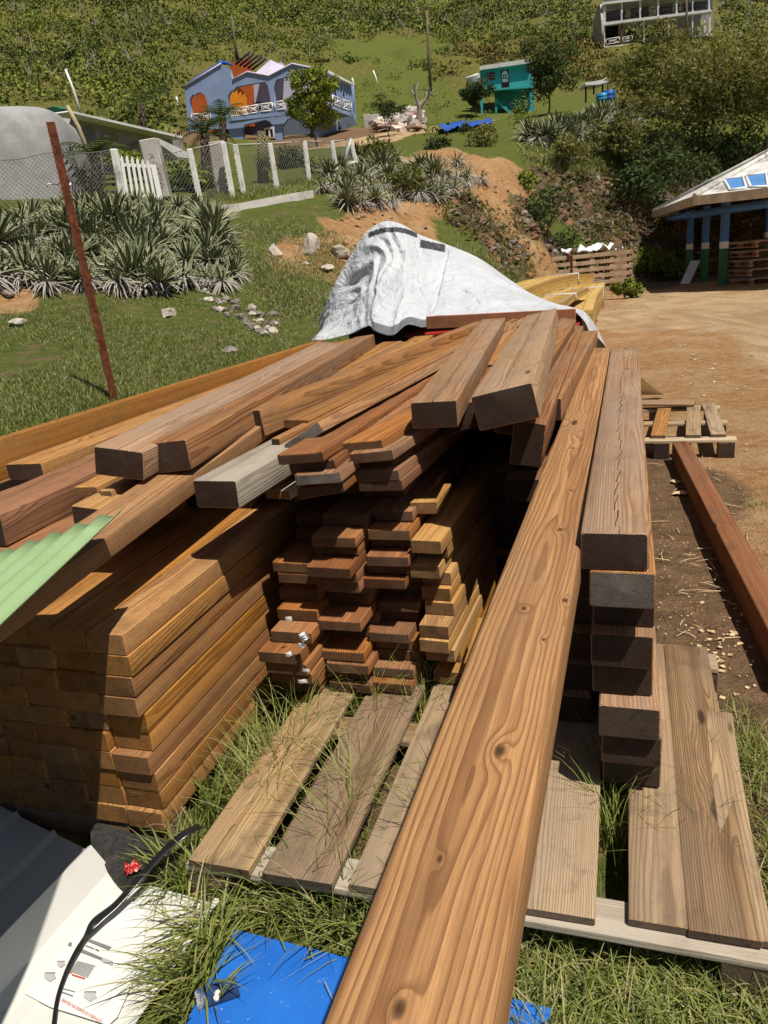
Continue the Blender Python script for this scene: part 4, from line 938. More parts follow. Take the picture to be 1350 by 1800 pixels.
fh.plate('back_wall', M['greydark'], wh, c_((130, -20), (940, -100), (940, 60), (130, 160)), (), .1, 3.5)
fh.plate('lower_back_wall', M['conc'], wh, c_((240, 150), (940, 70), (940, 270), (240, 330)), [c_((290, 210), (370, 200), (372, 300), (292, 310)), c_((440, 185), (580, 168), (582, 270), (442, 285))], .1, 3.0)
fh.plate('room_shade', M['dark'], wh, c_((130, 130), (940, 60), (940, 300), (130, 350)), (), .1, 5.)  # near-black sheet standing in for the shade of the unlit room
for a, b, c2, d in ((290, 62, 330, 138), (466, 30, 524, 116), (642, 10, 660, 98), (690, 0, 715, 84)): fh.plate('door', M['white'], wh, c_((a, b), (c2, b - 5), (c2, d - 5), (a, d)), (), .1, 3.2)
wr = lambda a, b: rail(fh, c_(a, b), 13, -.1, wh, winv, mat='rafter', r_=.05)
for a, b in (((152, 158), (250, 150)), ((275, 148), (392, 132)), ((412, 130), (526, 112)), ((546, 110), (660, 96)), ((684, 92), (785, 80)), ((800, 76), (905, 64))): wr(a, b)
rail(fh, c_((150, 330), (250, 312)), 9, -.1, wh, winv); rail(fh, c_((275, 310), (345, 298)), 8, -.1, wh, winv)
fw2 = Face(1060, 111, 1042, 120, 60); fw2.plate('side_wall', M['conc'], wh, c_((122, 30), (134, 180), (136, 330), (60, 320), (72, 150), (96, 60)), (), .3)
# left: long white verandah building, tank, green roof
c_ = zc(0, 180, 3.5526)
vb = empty('verandah_building', Py(200, 330, 24)); tag(vb, 'long grey-pink verandah building with a white sloping roof edge behind the fence', 'building')
vinv = Matrix.Translation(-vb.location); fv = Face(125, 22, 335, 29, 260)
M['mauve'] = simple('mauve_render', (.32, .28, .29), .85, .1, 1.); M['roofsheet'] = simple('white_roof_sheet', (.72, .72, .70), .5, .06, 2., dirt=(.3, .28, .25), da=.5)
fv.plate('arcade_wall', M['mauve'], vb, c_((452, 62), (1140, 222), (1145, 420), (470, 440)), [c_((500, 440), (498, 180), (512, 150), (540, 138), (570, 146), (598, 190), (615, 440)), c_((640, 440), (625, 200), (645, 172), (680, 162), (710, 180), (738, 215), (748, 440)), c_((800, 440), (790, 250), (860, 240), (880, 440))], .2)
fv.plate('roof_edge', M['roofsheet'], vb, c_((436, 50), (1150, 212), (1152, 228), (438, 64)), (), .5, -.45)
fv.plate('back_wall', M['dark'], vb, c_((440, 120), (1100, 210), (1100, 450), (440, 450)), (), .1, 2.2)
fv.plate('lean_to_roof', M['roofsheet'], vb, c_((955, 228), (985, 222), (1188, 318), (1190, 350), (1110, 342)), (), .15, -3.5)
fv.plate('pillar', M['mauve'], vb, c_((600, 180), (616, 182), (650, 430), (634, 430)), (), .3, -.2)
gb = empty('shed', Py(80, 300, 30)); tag(gb, 'green-roofed shed with a broken roof edge behind the concrete tank', 'shed'); ginv = Matrix.Translation(-gb.location)
M['greenroof'] = simple('green_roof_sheet', (.02, .17, .12), .5, .15, 2); M['plank'] = simple('brown_plank', (.2, .13, .08), .85, .3, 4)
fg = Face(20, 30, 115, 27, 260); fg.plate('roof', M['greenroof'], gb, c_((130, 98), (290, 35), (335, 26), (390, 40), (385, 52), (200, 100)), (), .3); fg.plate('gable', M['plank'], gb, c_((180, 100), (290, 60), (385, 52), (380, 90), (320, 105), (210, 106)), (), .1, .4); fg.plate('wall', M['mauve'], gb, c_((120, 104), (390, 70), (430, 300), (120, 300)), (), .2, .9)
# tank
tk = MB(); tp = Py(-10, 362, 16.2); prof_ = [(0, 1.92), (1.2, 1.91), (1.6, 1.84), (1.8, 1.66), (1.9, 1.36), (2.08, .2), (2.14, -.6)]
nn = 56; vs = []; fs_ = []
for i, (r_, z_) in enumerate(prof_):
    for k in range(nn):
        a = 2 * math.pi * k / nn; wob = 1 + .012 * math.sin(3 * a + z_) ; e_ = 4.; rx = r_ * wob / ((abs(math.cos(a)) ** e_ + abs(math.sin(a)) ** e_) ** (1 / e_)); vs.append((rx * .84 * math.cos(a), rx * .8 * math.sin(a), z_ * .96))
for i in range(1, len(prof_) - 1):
    for k in range(nn): fs_.append([i * nn + k, i * nn + (k + 1) % nn, (i + 1) * nn + (k + 1) % nn, (i + 1) * nn + k])
fs_.append([nn + k for k in range(nn)])
tk.add(vs, fs_, 0, True); M['tank'] = simple('grey_cement', (.30, .295, .29), .9, .2, 1.5, bump=.4, dirt=(.17, .165, .16), da=.6, bs=25)
o = tk.build('water_tank', [M['tank']], None, Matrix.Translation(Vector((tp.x - .35, tp.y + 1.6, tp.z))) @ Matrix.Rotation(.1, 4, 'Z')); tag(o, 'big rounded grey concrete cistern behind the wire fence', 'tank')

# ================================================================ FENCE, GATE, KERB
M['postw'] = simple('whitewashed_concrete', (.68, .66, .62), .8, .12, 7, dirt=(.16, .15, .13), da=.85)
M['wire'] = simple('fence_wire', (.16, .155, .15), .6, .1, 3)
fposts = [((-4, 400), (-14, 280)), ((352, 352), (333, 262)), ((409, 345), (392, 250)), ((429, 342), (413, 254)), ((488, 335), (474, 252)), ((544, 320), (535, 248)), ((592, 302), (583, 248)), ((626, 285), (616, 245))]
base_y = [14.9, 17.0, 17.5, 17.8, 18.6, 19.6, 20.6, 21.6]
fn = empty('wire_fence', gp(352, 352)); tag(fn, 'chain-link fence on leaning whitewashed concrete posts along the garden', 'fence'); fninv = Matrix.Translation(-fn.location)
FP = []
for (b, t), y in zip(fposts, base_y):
    pb_ = Py(*b, y); pt_ = Py(*t, y); pb_.z -= .05; FP.append((pb_, pt_))
    mb = MB(); d = (pt_ - pb_); mw, Lg = place(fninv @ pb_, fninv @ pt_); mb.box((-.055, 0, -.055), (.055, Lg, .055), mw, 0, .012)
    for k in range(int(Lg / .12)): mb.tube([mw @ Vector((-.062, .05 + k * .12, -.062)), mw @ Vector((.062, .09 + k * .12, -.062))], .012, 4)
    mb.build('post', [M['postw']], fn)
def netting(A, B, At, Bt, cell=.075, r_=.0035, sag=0.0, seed=0):
    mb = MB(); Ln = (B - A).length; Hh = (At - A).length; n = int((Ln + Hh) / cell); rg = random.Random(seed)
    nx = (B - A).cross(Z).normalized()
    def Q(s, t):
        s_ = s / Ln; t_ = t / Hh; bul = sag * math.sin(math.pi * s_) * math.sin(math.pi * t_)
        return (A.lerp(B, s_)).lerp(At.lerp(Bt, s_), t_ * (1 - .03 * math.sin(s * 4.))) + nx * (bul + .02 * math.sin(s * 5 + t * 3))
    for i in range(n):
        s0 = i * cell
        for sg in (1, -1):
            pts = []
            for j in range(7):
                t = Hh * j / 6; s = (s0 - t) if sg > 0 else (s0 - Hh + t)
                if 0 <= s <= Ln: pts.append(Q(s, t))
            if len(pts) >= 2: mb.tube(pts, r_, 3, 0, False)
    mb.tube([Q(Ln * i / 12, Hh) for i in range(13)], r_ * 1.6, 4); return mb
gp_post = (Py(190, 368, 15.9), Py(158, 290, 15.9)); gl = (Py(219, 360, 16.2), Py(200, 262, 16.2)); gr2 = (Py(279, 350, 16.6), Py(262, 272, 16.6))
def sh(p): return fninv @ p
segs = [(FP[0], gl), (gr2, FP[1]), (FP[1], FP[2]), (FP[3], FP[4]), (FP[4], FP[5]), (FP[5], FP[6]), (FP[6], FP[7])]
for i, (a, b) in enumerate(segs):
    mb = netting(sh(a[0]), sh(b[0]), sh(a[1]), sh(b[1]), .085, .0036 if i else .0042, .05, i); mb.build('netting', [M['wire']], fn)
mb = MB()
for (a, b) in zip(FP[1:-1], FP[2:]): mb.tube([sh(a[1]), sh(b[1])], .006, 3)
mb.tube([sh(Py(626, 285, 21.6)), sh(Py(604, 290, 21.2))], .05, 6); mb.tube([sh(FP[7][1]), sh(Py(604, 290, 21.2))], .045, 6)
mb.build('brace', [M['postw']], fn)
for i, (bb, tt) in enumerate((gl, (Py(287, 350, 16.8), Py(262, 246, 16.8)), (Py(398, 345, 17.9), Py(382, 250, 17.9)))):
    mb = MB(); mw, Lg = place(bb, tt); w_ = .07 if i == 0 else .17; mb.box((-w_, 0, -w_), (w_, Lg, w_), mw, 0, .02); o = mb.build('gate_post', [M['postw'] if i == 0 else M['conc']]); tag(o, ['leaning whitewashed post left of the picket gate', 'thick grey concrete post right of the picket gate', 'thick grey concrete post among the thin white fence posts'][i], 'post')
gt = empty('picket_gate', Py(245, 357, 16.4)); tag(gt, 'white wooden picket gate with pointed slats', 'gate'); gti = Matrix.Translation(-gt.location); f_ = Face(216, 16.2, 276, 16.5, 330)
for i in range(7):
    x = 214 + i * 9.2; w_ = 5.0; tx = x; ty = 276 + i * 2.2 + (0 if i else 3); bx_ = x + 13; by_ = 361 - i * 1.6
    if i == 6: w_ = 9
    f_.plate('picket', M['white'], gt, [(tx - w_ / 2, ty), (tx, ty - 6 if i < 6 else ty), (tx + w_ / 2, ty), (bx_ + w_ / 2, by_), (bx_ - w_ / 2, by_)], (), .02, -.02)
for y in (288, 342): f_.plate('crossbar', M['white'], gt, [(208 + (y - 280) * .15, y - 2), (272 + (y - 280) * .15, y + 2), (273 + (y - 280) * .15, y + 8), (209 + (y - 280) * .15, y + 4)], (), .03, .01)
# low kerb wall
kb = MB(); kp = [(372, 362), (420, 356), (480, 347), (525, 338), (550, 334)]; kt = []
for i, (x, y) in enumerate(kp):
    p = Py(x, y, 15.9 + i * .38); kt.append(p)
vs = []; 
for i, p in enumerate(kt):
    h_ = .32 - .03 * i; w_ = .32
    j = mnoise.noise(Vector((i * 1.7, 0, 0))) * .03
    vs += [p + Vector((0, 0, j)), p + Vector((0, 0, -h_)) + Vector((0, -.08, 0)), p + Vector((.02, w_, j)), p + Vector((.02, w_, -h_))]
fs_ = []
for i in range(len(kt) - 1):
    a = i * 4; b = a + 4; fs_ += [[a, a + 1, b + 1, b], [a + 2, a, b, b + 2], [a + 3, a + 2, b + 2, b + 3]]
fs_ += [[0, 2, 3, 1], [16, 17, 19, 18]]
kb.add(vs, fs_); o = kb.build('kerb_wall', [M['conc']]); tag(o, 'low pale concrete kerb wall stepping down between the fence and the lawn', 'wall')

# far stone terrace wall, shelter, drums, poles, rubble
mb = MB(); pl = [(855, 212), (900, 208), (960, 200), (1010, 190), (1060, 183), (1100, 176)]
pp = [Py(x, y, 62 + i) for i, (x, y) in enumerate(pl)]
for a, b in zip(pp[:-1], pp[1:]):
    vs = [a, b, b - Z * 1.3, a - Z * 1.3]; vs2 = [v + Vector((0, .4, 0)) for v in vs]; mb.add(vs + vs2, [[0, 3, 2, 1], [4, 5, 6, 7], [0, 1, 5, 4]])
o = mb.build('terrace_wall', [M['conc']]); tag(o, 'long grey terrace wall below the teal house and the drums', 'wall')
c_ = zc(800, 80, 3.857)
shl = empty('shelter', Py(1050, 180, 66)); tag(shl, 'small flat-roofed sheet shelter standing over two blue drums', 'shelter'); si = Matrix.Translation(-shl.location); fz = Face(1028, 66, 1072, 66)
fz.plate('roof', M['galv'], shl, c_((882, 250), (985, 235), (1030, 216), (1046, 244), (985, 262), (885, 270)), (), 1.8, -.4)
mb = MB()
for x, y0_, y1_ in ((886, 262, 388), (1036, 240, 380), (940, 262, 330), (1000, 258, 330)): mb.tube([si @ fz.P(*c_((x, y0_))[0], .2), si @ fz.P(*c_((x, y1_))[0], .2)], .07, 5)
mb.build('post', [M['rafter']], shl)
M['drum'] = simple('blue_drum_plastic', (.015, .10, .36), .45, .15, 3); M['drum2'] = simple('pale_blue_drum', (.03, .22, .42), .45, .15, 3)
for (x, y0_, y1_, m_, lb) in ((997, 325, 386, 'drum2', 'pale blue drum under the far shelter, shorter one'), (1044, 305, 384, 'drum', 'deep blue drum under the far shelter, taller one')):
    t_ = Py(*c_((x, y0_))[0], 65.5); b_ = Py(*c_((x, y1_))[0], 65.5); h_ = (t_ - b_).length; mb = MB(); r_ = .46
    ps = [(0, r_ * .9), (.03, r_), (.3, r_), (.33, r_ * 1.04), (.36, r_), (.64, r_), (.67, r_ * 1.04), (.7, r_), (.96, r_), (1, r_ * .92)]
    mb.tube([Vector((0, 0, h_ * q)) for q, _ in ps], [q for _, q in ps], 16); o = mb.build('drum', [M[m_]], None, Matrix.Translation(b_)); tag(o, lb, 'drum')
def pole(name, label, a, b, r_, mat, y=None, n=8, cat='pole'):
    pb_ = gp(*a) if y is None else Py(*a, y); pt_ = Py(*b, pb_.y); mb = MB(); mb.tube([pb_ - Z * .3, (pb_ + pt_) / 2, pt_], [r_, r_ * .9, r_ * .75], n); o = mb.build(name, [M[mat]]); return tag(o, label, cat)
M['polewood'] = simple('pole_wood', (.16, .115, .08), .9, .2, 3)
pole('utility_pole', 'thin bare wooden utility pole standing in the green field', (757, 162), (750, 20), .16, 'polewood')
pole('utility_pole', 'dark pole standing in front of the white hillside house', (1208, 74), (1206, -20), .16, 'polewood', 104)
pole('utility_pole', 'thin pole rising behind the blue house', (416, 106), (408, 30), .10, 'polewood', 74)
pole('marker_post', 'white post leaning in the field right of the blue house', (664, 147), (656, 124), .12, 'white')
pole('marker_post', 'short white post at the edge of the blue house roofline', (622, 150), (619, 137), .12, 'white')
pole('marker_post', 'white post at far left of the blue house on brown earth', (313, 190), (310, 170), .10, 'white')
pole('white_plank', 'white plank sticking up steeply above the verandah building', (142, 192), (115, 122), .045, 'white', 25, 4, 'plank')
pole('bamboo_stick', 'yellow broken palm stem leaning against the fence', (158, 262), (118, 186), .05, 'yellowstem' if 'yellowstem' in M else 'pallet_pale', 17, 5, 'stem')
# bare dead tree by the rubble and rubble heap
def deadtree(name, label, base, top, seed, r_=.1):
    o = empty(name, base); tag(o, label, 'tree'); mb = MB(); limbs(mb, Vector((0, 0, -.2)), (top - base) * .55, r_, .5, 3, random.Random(seed), 2); mb.build('branches', [M['deadwood']], o); return o
b_ = gp(734, 228); deadtree('bare_tree', 'bare pale snapped tree beside the rubble heap', b_, Py(752, 160, b_.y), 4, .28)
M['rub'] = simple('rubble', (.55, .50, .45), .9, .5, .8, dirt=(.4, .16, .07), da=.8)
mb = MB(); rq = random.Random(9)
for i in range(150):
    x = rq.uniform(664, 738); y = rq.uniform(196, 232) if x > 690 else rq.uniform(214, 232); p = gp(x, y); a, b, c3 = [rq.uniform(.1, .5) for _ in range(3)]
    rm = Matrix.Translation(p + Vector((0, 0, rq.uniform(0, .5)))) @ Matrix.Rotation(rq.uniform(0, 6), 4, 'Z') @ Matrix.Rotation(rq.uniform(-.6, .6), 4, 'X'); mb.box((-a * 1.5, -b, -c3 * .3), (a * 1.5, b, c3 * .3), rm)
o = mb.build('rubble_heap', [M['rub']]); tag(o, 'heap of broken white and orange rubble at the end of the sandy track', 'rubble', kind='stuff')
mb = MB(); gpts = []
for i in range(18):
    for j in range(4):
        x = 772 + i * 5.5; y = 238 - i * .8 - j * 3.4; p = gp(x, y); gpts.append(p + Vector((0, 0, .25 + .3 * mnoise.noise(Vector((i * .6, j * .9, 0))))))
mb.add(gpts, [[i * 4 + j, (i + 1) * 4 + j, (i + 1) * 4 + j + 1, i * 4 + j + 1] for i in range(17) for j in range(3)], 0, True); o = mb.build('blue_sheet', [M['bluetarp']]); tag(o, 'crumpled blue sheet spread on the grass below the teal house', 'sheet')

# ================================================================ TREES AND BUSHES ONE CAN TELL APART
def at(px, py, y=None): return gp(px, py) if y is None else Py(px, py, y)
b_ = Py(560, 268, 46); tree('garden_tree', 'bright green bushy tree standing before the blue house', b_, 4.1, 1.55, M['leaf'], 3, .35, 52, 90, .22, .62, squash=1.0)
b_ = gp(955, 212); b_ = Py(964, 212, 55); tree('shade_tree', 'dark round tree in front of the teal house, forked trunk', b_, 4.6, 2.1, M['leaf_dark'], 5, .4, 60, 90, .20, .45, squash=.85)
b_ = Py(838, 200, 73); tree('small_tree', 'low spreading bush-like tree under the teal house terrace', b_, 2.3, 1.6, M['leaf_dark'], 8, .3, 40, 70, .25, .4, squash=.5)
b_ = Py(685, 248, 47); tree('small_tree', 'little tree with thin trunks beside the rubble and sandy track', b_, 2.1, .95, M['leaf_dark'], 12, .5, 26, 60, .14, .4, squash=.6, nl=3)
b_ = Py(822, 232, 44); bush('bush', 'dark little bush in front of the blue sheet', b_, .55, 31, M['leaf_dark'], 350, .13)
b_ = Py(925, 240, 36); bush('bush', 'yellow-green upright bush at the left of the agave bank', b_, 1.1, 32, M['leaf'], 500, .12, .6, 1.2)
# the great thorn tree at right
for i, (px, py, y, hh, cr, nc, sd, lb) in enumerate([(1235, 255, 31, 3.5, 2.8, 62, 41, 'wide olive thorn tree with bare twigs above the hut, main crown'), (1345, 270, 30, 3.6, 2.6, 48, 42, 'olive thorn tree at the right picture edge'), (1150, 215, 36, 3.2, 2.2, 50, 43, 'olive thorn tree left of the main crown'), (1290, 240, 38, 3.5, 2.7, 42, 44, 'olive thorn tree behind the main crown')]):
    tree('thorn_tree', lb, Py(px, py, y), hh, cr, M['olive'], sd, .3, nc, 110, .20, .5, 1.0, .66, None, 0, .34, 'bark', 5)
shr = [(1130, 350, 28., 1.3, 'dark creeping shrub added to shade the rock right of the middle'), (1190, 330, 28.2, 1.5, 'dark shrub added to shade the rock just left of the hut roof'), (965, 390, 23.0, 1.15, 'dark hanging shrub on the face of the dirt cut'), (985, 455, 24.2, 1.1, 'dark shrub low in the shade of the rock face'), (1000, 280, 29, 1.0, 'olive shrub at the top of the rock face, left'), (1075, 262, 30, 1.2, 'olive shrub at the top of the rock face, middle'), (1140, 285, 30, 1.4, 'dark shrub overhanging the rock face'), (1230, 300, 30.5, 1.6, 'dark shrub behind the hut roof'), (1320, 290, 30.5, 1.7, 'dark shrub behind the hut roof, right'),  # some dark shrubs on the rock face are added to deepen its shade
       (1040, 470, 25.0, .9, 'green shrub at the foot of the rock face, left'), (1135, 478, 25.5, .9, 'leafy green shrub between the pallets and the hut'), (1180, 480, 25.8, 1.0, 'leafy green shrub just left of the hut posts'), (1098, 512, 18.5, .42, 'weedy little bush growing beside the stacked crates'), (720, 345, 19.5, .8, 'grey-green bush on the bank left of the dirt cut'), (650, 300, 22, .9, 'olive bush at the end of the wire fence'), (680, 285, 23, .7, 'dark olive bush on the bank behind the fence end'), (780, 275, 28, .8, 'wide dark olive bush along the field edge'), (850, 262, 30, 1.0, 'olive bush near the orange soil rim'),
       (900, 330, 25.0, .9, 'shrub on the lip of the orange cut'), (560, 320, 21, .7, 'green shrub behind the third fence span'), (312, 318, 18.5, .6, 'leafy climbing shrub behind the gate'), (222, 285, 18.5, .45, 'yellow-green shrub over the gate'), (330, 325, 18.5, .6, 'fern-like green shrub between gate and first white post'), (160, 335, 17.6, .8, 'dry shrub beside the cistern'), (520, 300, 24, .9, 'dark shrub behind the fence middle')]
for i, (px, py, y, r_, lb) in enumerate(shr): bush('shrub', lb, Py(px, py, y) + Vector((0, 0, -.1)), r_, 60 + i, M['leaf_dark' if 'dark' in lb else 'olive' if 'ol' in lb or 'grey' in lb or 'dry' in lb else 'leaf'], int(620 + 420 * r_), .14 if r_ < 1.2 else .2, .4 if 'dark' in lb else .5, .85)
# palms (stubby, storm-beaten) behind the fence
def palm(base, hh, seed, label, dead=False, fl_=.75, nf=13):
    rg = random.Random(seed); o = empty('palm', base); tag(o, label, 'palm'); mb = MB()
    mb.tube([Vector((0, 0, -.3)), Vector((.05, 0, hh * .5)), Vector((.12, 0, hh))], [.16, .11, .10], 8); mb.build('trunk', [M['bark']], o)
    V_ = []; F_ = []; T_ = []
    for i in range(nf):
        a = 6.28 * i / nf + rg.uniform(-.2, .2); e = rg.uniform(.2, 1.3) if not dead else rg.uniform(-1.3, -.5); p = Vector((.12, 0, hh)); dh = Vector((math.cos(a), math.sin(a), 0)); sd = Vector((-math.sin(a), math.cos(a), 0))
        for k in range(12):
            d = dh * math.cos(e) + Z * math.sin(e); p = p + d * fl_ / 12; e -= .13
            for s_ in (-1, 1):
                ln = fl_ * .38 * math.sin(math.pi * (k + 1.5) / 14) ; q = p + (sd * s_ * .85 + d * .5 - Z * .35).normalized() * ln; b0 = len(V_); V_ += [p - d * .02, p + d * .025, q]; F_.append([b0, b0 + 1, b0 + 2]); T_ += [(rg.uniform(.2, .7), 1. if dead else 0., 0)] * 3
    me = bpy.data.meshes.new('fronds'); me.from_pydata(V_, [], F_); ca_ = me.color_attributes.new('tint', 'FLOAT_COLOR', 'POINT'); ca_.data.foreach_set('color', np.array([(*t, 1) for t in T_], np.float32).ravel()); child('fronds', me, [M['leaf_dark']], o)
    return o
palm(Py(365, 335, 19), 1.15, 1, 'short dark palm left of the grey post behind the fence'); palm(Py(395, 290, 24), 1.2, 2, 'small round palm behind the twin white posts'); palm(Py(462, 325, 20), 1.15, 3, 'storm-beaten palm with brown hanging fronds', True, .9); palm(Py(172, 352, 17), .8, 4, 'ragged palm between the cistern and the gate', False, .8); palm(Py(255, 250, 30), 1.2, 5, 'yellowing palm behind the verandah roof', False, 1.2)

# ---- agaves
rows = []
def scatter_px(poly, n, rq):
    xs = [p[0] for p in poly]; ys = [p[1] for p in poly]; out = []; tries = 0
    dm = .62 * math.sqrt(.8 * (max(xs) - min(xs)) * (max(ys) - min(ys)) / n)
    while len(out) < n and tries < 20000:
        tries += 1
        x = rq.uniform(min(xs), max(xs)); y = rq.uniform(min(ys), max(ys)); ins = False; j = len(poly) - 1
        for i in range(len(poly)):
            if (poly[i][1] > y) != (poly[j][1] > y) and x < (poly[j][0] - poly[i][0]) * (y - poly[i][1]) / (poly[j][1] - poly[i][1]) + poly[i][0]: ins = not ins
            j = i
        if ins and all((x - a) ** 2 + (y - b) ** 2 > dm ** 2 for a, b in out): out.append((x, y))
    return out
rq = random.Random(14)
bed = scatter_px([(-60, 395), (200, 388), (330, 392), (405, 420), (425, 490), (330, 515), (250, 520), (120, 505), (-60, 500)], 120, rq)
bed += [(x, 505 + rq.uniform(-12, 10)) for x in range(-50, 420, 34)]
for i, (x, y) in enumerate(bed):
    p = gp(x, y, 8.); low = y > 470
    agave(p, rq.choice([.55, .7, .8, .95, 1.15]) * rq.uniform(.9, 1.1), 'grey-green spiky rosette plant in the dense bed below the gate', 'spiky plants in the bed below the gate', dead=rq.random() < (.6 if low else .32))
for x, y in scatter_px([(30, 372), (370, 362), (400, 395), (0, 395)], 22, rq): agave(gp(x, y, 11.), rq.uniform(.5, .8), 'small spiky plant on the upper rim of the bed by the fence', 'small spiky plants on the rim by the fence')
for poly, n, s_, lb, y0_ in (([(560, 300), (640, 270), (700, 285), (690, 340), (610, 350), (560, 345)], 16, 1.1, 'spiky plant on the bank at the end of the fence', 15), ([(700, 300), (800, 290), (850, 320), (790, 360), (700, 350)], 20, 1.1, 'spiky half-dry plant on the bank above the tarp', 17), ([(580, 340), (700, 345), (700, 375), (600, 375)], 10, .9, 'dry spiky plant hanging over the orange bank', 14)):
    for x, y in scatter_px(poly, n, rq): agave(gp(x, y, y0_), s_ * rq.uniform(.8, 1.15), lb, lb.replace('plant', 'plants'), dead=rq.random() < .5)
for x, y in scatter_px([(930, 250), (1000, 225), (1100, 205), (1130, 215), (1060, 240), (960, 262)], 24, rq): agave(gp(x, y, 26), rq.uniform(1.3, 1.9), 'large spiky plant on the grassy ledge below the terrace wall', 'large spiky plants on the grassy ledge', dead=rq.random() < .35)

# ---- rocks
M['stone'] = simple('pale_stone', (.52, .46, .38), .9, .35, 3, bump=.6, dirt=(.22, .15, .09), da=.7); M['stoned'] = simple('grey_stone', (.24, .20, .17), .9, .4, 6, bump=.6)
def rock(p, s, seed, mat, label, group=None, sq=(1, .8, .7)):
    bm = bmesh.new(); bmesh.ops.create_icosphere(bm, subdivisions=3, radius=1); o_ = Vector((seed * 3.1, seed, 0))
    rg_ = random.Random(seed); cuts = [(Vector((rg_.uniform(-1, 1), rg_.uniform(-1, 1), rg_.uniform(-1, 1))).normalized(), rg_.uniform(.55, .8)) for _ in range(9)]
    for v in bm.verts:
        for n_, dd in cuts:
            e = v.co.dot(n_) - dd
            if e > 0: v.co -= n_ * e
        v.co *= 1 + .12 * mnoise.noise(v.co * 3 + o_); v.co = Vector((v.co.x * sq[0], v.co.y * sq[1], v.co.z * sq[2])) * s
    me = bpy.data.meshes.new('rock'); bm.to_mesh(me); bm.free(); o = link('rock', me, [M[mat]]); o.location = p + Vector((0, 0, s * sq[2] * .35)); o.rotation_euler = (0, 0, seed * 1.3); return tag(o, label, 'rock', group)
for i, (x, y, s_, sq, lb) in enumerate([(547, 440, .17, (1, .8, 1.2), 'white upright boulder on the slope left of the tarp'), (598, 448, .24, (1.3, .8, .5), 'long flat pale boulder right of the upright one'), (485, 450, .14, (.8, .7, 1), 'small white pointed rock on the grass slope'), (575, 472, .14, (1.4, .8, .35), 'flat pale slab below the white boulder'), (538, 466, .07, (1, 1, .6), 'little pale stone under the upright boulder'), (33, 572, .10, (1.2, .8, .6), 'white stone on bare soil at the left'), (15, 520, .09, (1.2, .8, .7), 'grey stone at the foot of the spiky bed'), (406, 618, .07, (1.2, .8, .6), 'lone grey stone on the lawn'), (296, 555, .13, (1.3, .8, .6), 'tan flat rock at the edge of the bed')]): rock(gp(x, y, 6), s_, i + 3, 'stone' if 'grey' not in lb else 'stoned', lb, None, sq)
rq = random.Random(3)
for i in range(64):
    t = rq.random(); x = 360 + 125 * t + rq.gauss(0, 8); y = 520 + 58 * t + rq.gauss(0, 11)
    rock(gp(x, y, 7), rq.uniform(.025, .085), 40 + i, rq.choice(['stoned', 'stoned', 'stone', 'stoned']), 'broken stone in the little heap at the lower right of the spiky bed', 'broken stones in the little heap')
# leaning rusty pole
pb_ = gp(206, 702, 4.6); pt_ = Py(91, 214, pb_.y - .15); pr = empty('rusty_post', pb_); tag(pr, 'tall rusty angle-iron post leaning left on the lawn', 'post')
mw, Lg = place(Vector((0, 0, -.3)), pt_ - pb_); mb = MB(); mb.box((-.02, 0, -.004), (.02, Lg, .0), mw, 0, .001); mb.box((.016, 0, -.04), (.02, Lg, -.004), mw, 0, .001); mb.build('angle_iron', [M['rust']], pr)
f1 = (Py(114, 325, pb_.y) - pb_); mb = MB()
mb.tube([f1 + Vector((.04 * math.cos(a), .04 * math.sin(a), .01 * math.sin(2 * a))) for a in [k * .7 for k in range(10)]], .005, 4); mb.tube([f1 + Vector((-.03, -.04, 0)), f1 + Vector((-.09, -.05, .01)), f1 + Vector((-.1, -.05, -.01))], .004, 4); mb.tube([f1 + Vector((0, -.045, 0)), f1 + Vector((-.02, -.06, -.05))], .004, 4); mb.build('string', [M['white']], pr)

mb = MB(); rq = random.Random(19)
for i in range(70):
    p = gp(rq.uniform(1075, 1215), rq.uniform(186, 208), 30.); a, b = rq.uniform(.06, .3), rq.uniform(.05, .2); mb.box((-a, -b, 0), (a, b, .08), Matrix.Translation(p + Z * rq.uniform(0, .25)) @ Matrix.Rotation(rq.uniform(0, 6), 4, 'Z') @ Matrix.Rotation(rq.uniform(-.5, .5), 4, 'X'))
o = mb.build('ledge_debris', [M['rub']]); tag(o, 'white and tan storm debris strewn on the ledge under the thorn tree', 'debris', kind='stuff')
# ================================================================ HUT
C1, C2, C3 = Py(1148, 373, 27), Py(1221, 347, 18.6), Py(1440, 322, 16.6)
ez = (C1.z + C2.z) / 2
for c in (C1, C2, C3): pass
AP = Py(1480, 200, 23.5); C4 = Vector((AP.x * 2 - C2.x, AP.y * 2 - C2.y + 4, C3.z)); C5 = Vector((C1.x + 5, C1.y + 6, C1.z + .1))
hut = empty('hut', Vector((AP.x, AP.y, 0))); tag(hut, 'open-sided hut with blue and green posts and a torn white hipped roof', 'hut'); hi = Matrix.Translation(-hut.location)
M['shingle'] = simple('worn_white_shingle', (.60, .58, .54), .8, .12, 3, bump=.4, dirt=(.10, .085, .07), da=.9); M['fascia'] = simple('bare_fascia_board', (.50, .38, .26), .85, .2, 5, dirt=(.55, .52, .48), da=.7)
M['bluepaint'] = simple('blue_post_paint', (.06, .16, .42), .6, .1, 3); M['greenpaint'] = simple('green_post_paint', (.03, .15, .07), .6, .1, 3); M['ceil'] = simple('blue_ceiling', (.08, .22, .48), .7, .12, 2)
mb = MB(); ring = [hi @ c for c in (C1, C2, C3, C4, C5)]; ap = hi @ AP
for a, b in zip(ring, ring[1:] + ring[:1]): mb.add([a, b, ap, a - Z * .05, b - Z * .05, ap - Z * .05], [[0, 1, 2], [5, 4, 3], [0, 3, 4, 1]])
mb.build('roof', [M['shingle']], hut)
mb = MB()
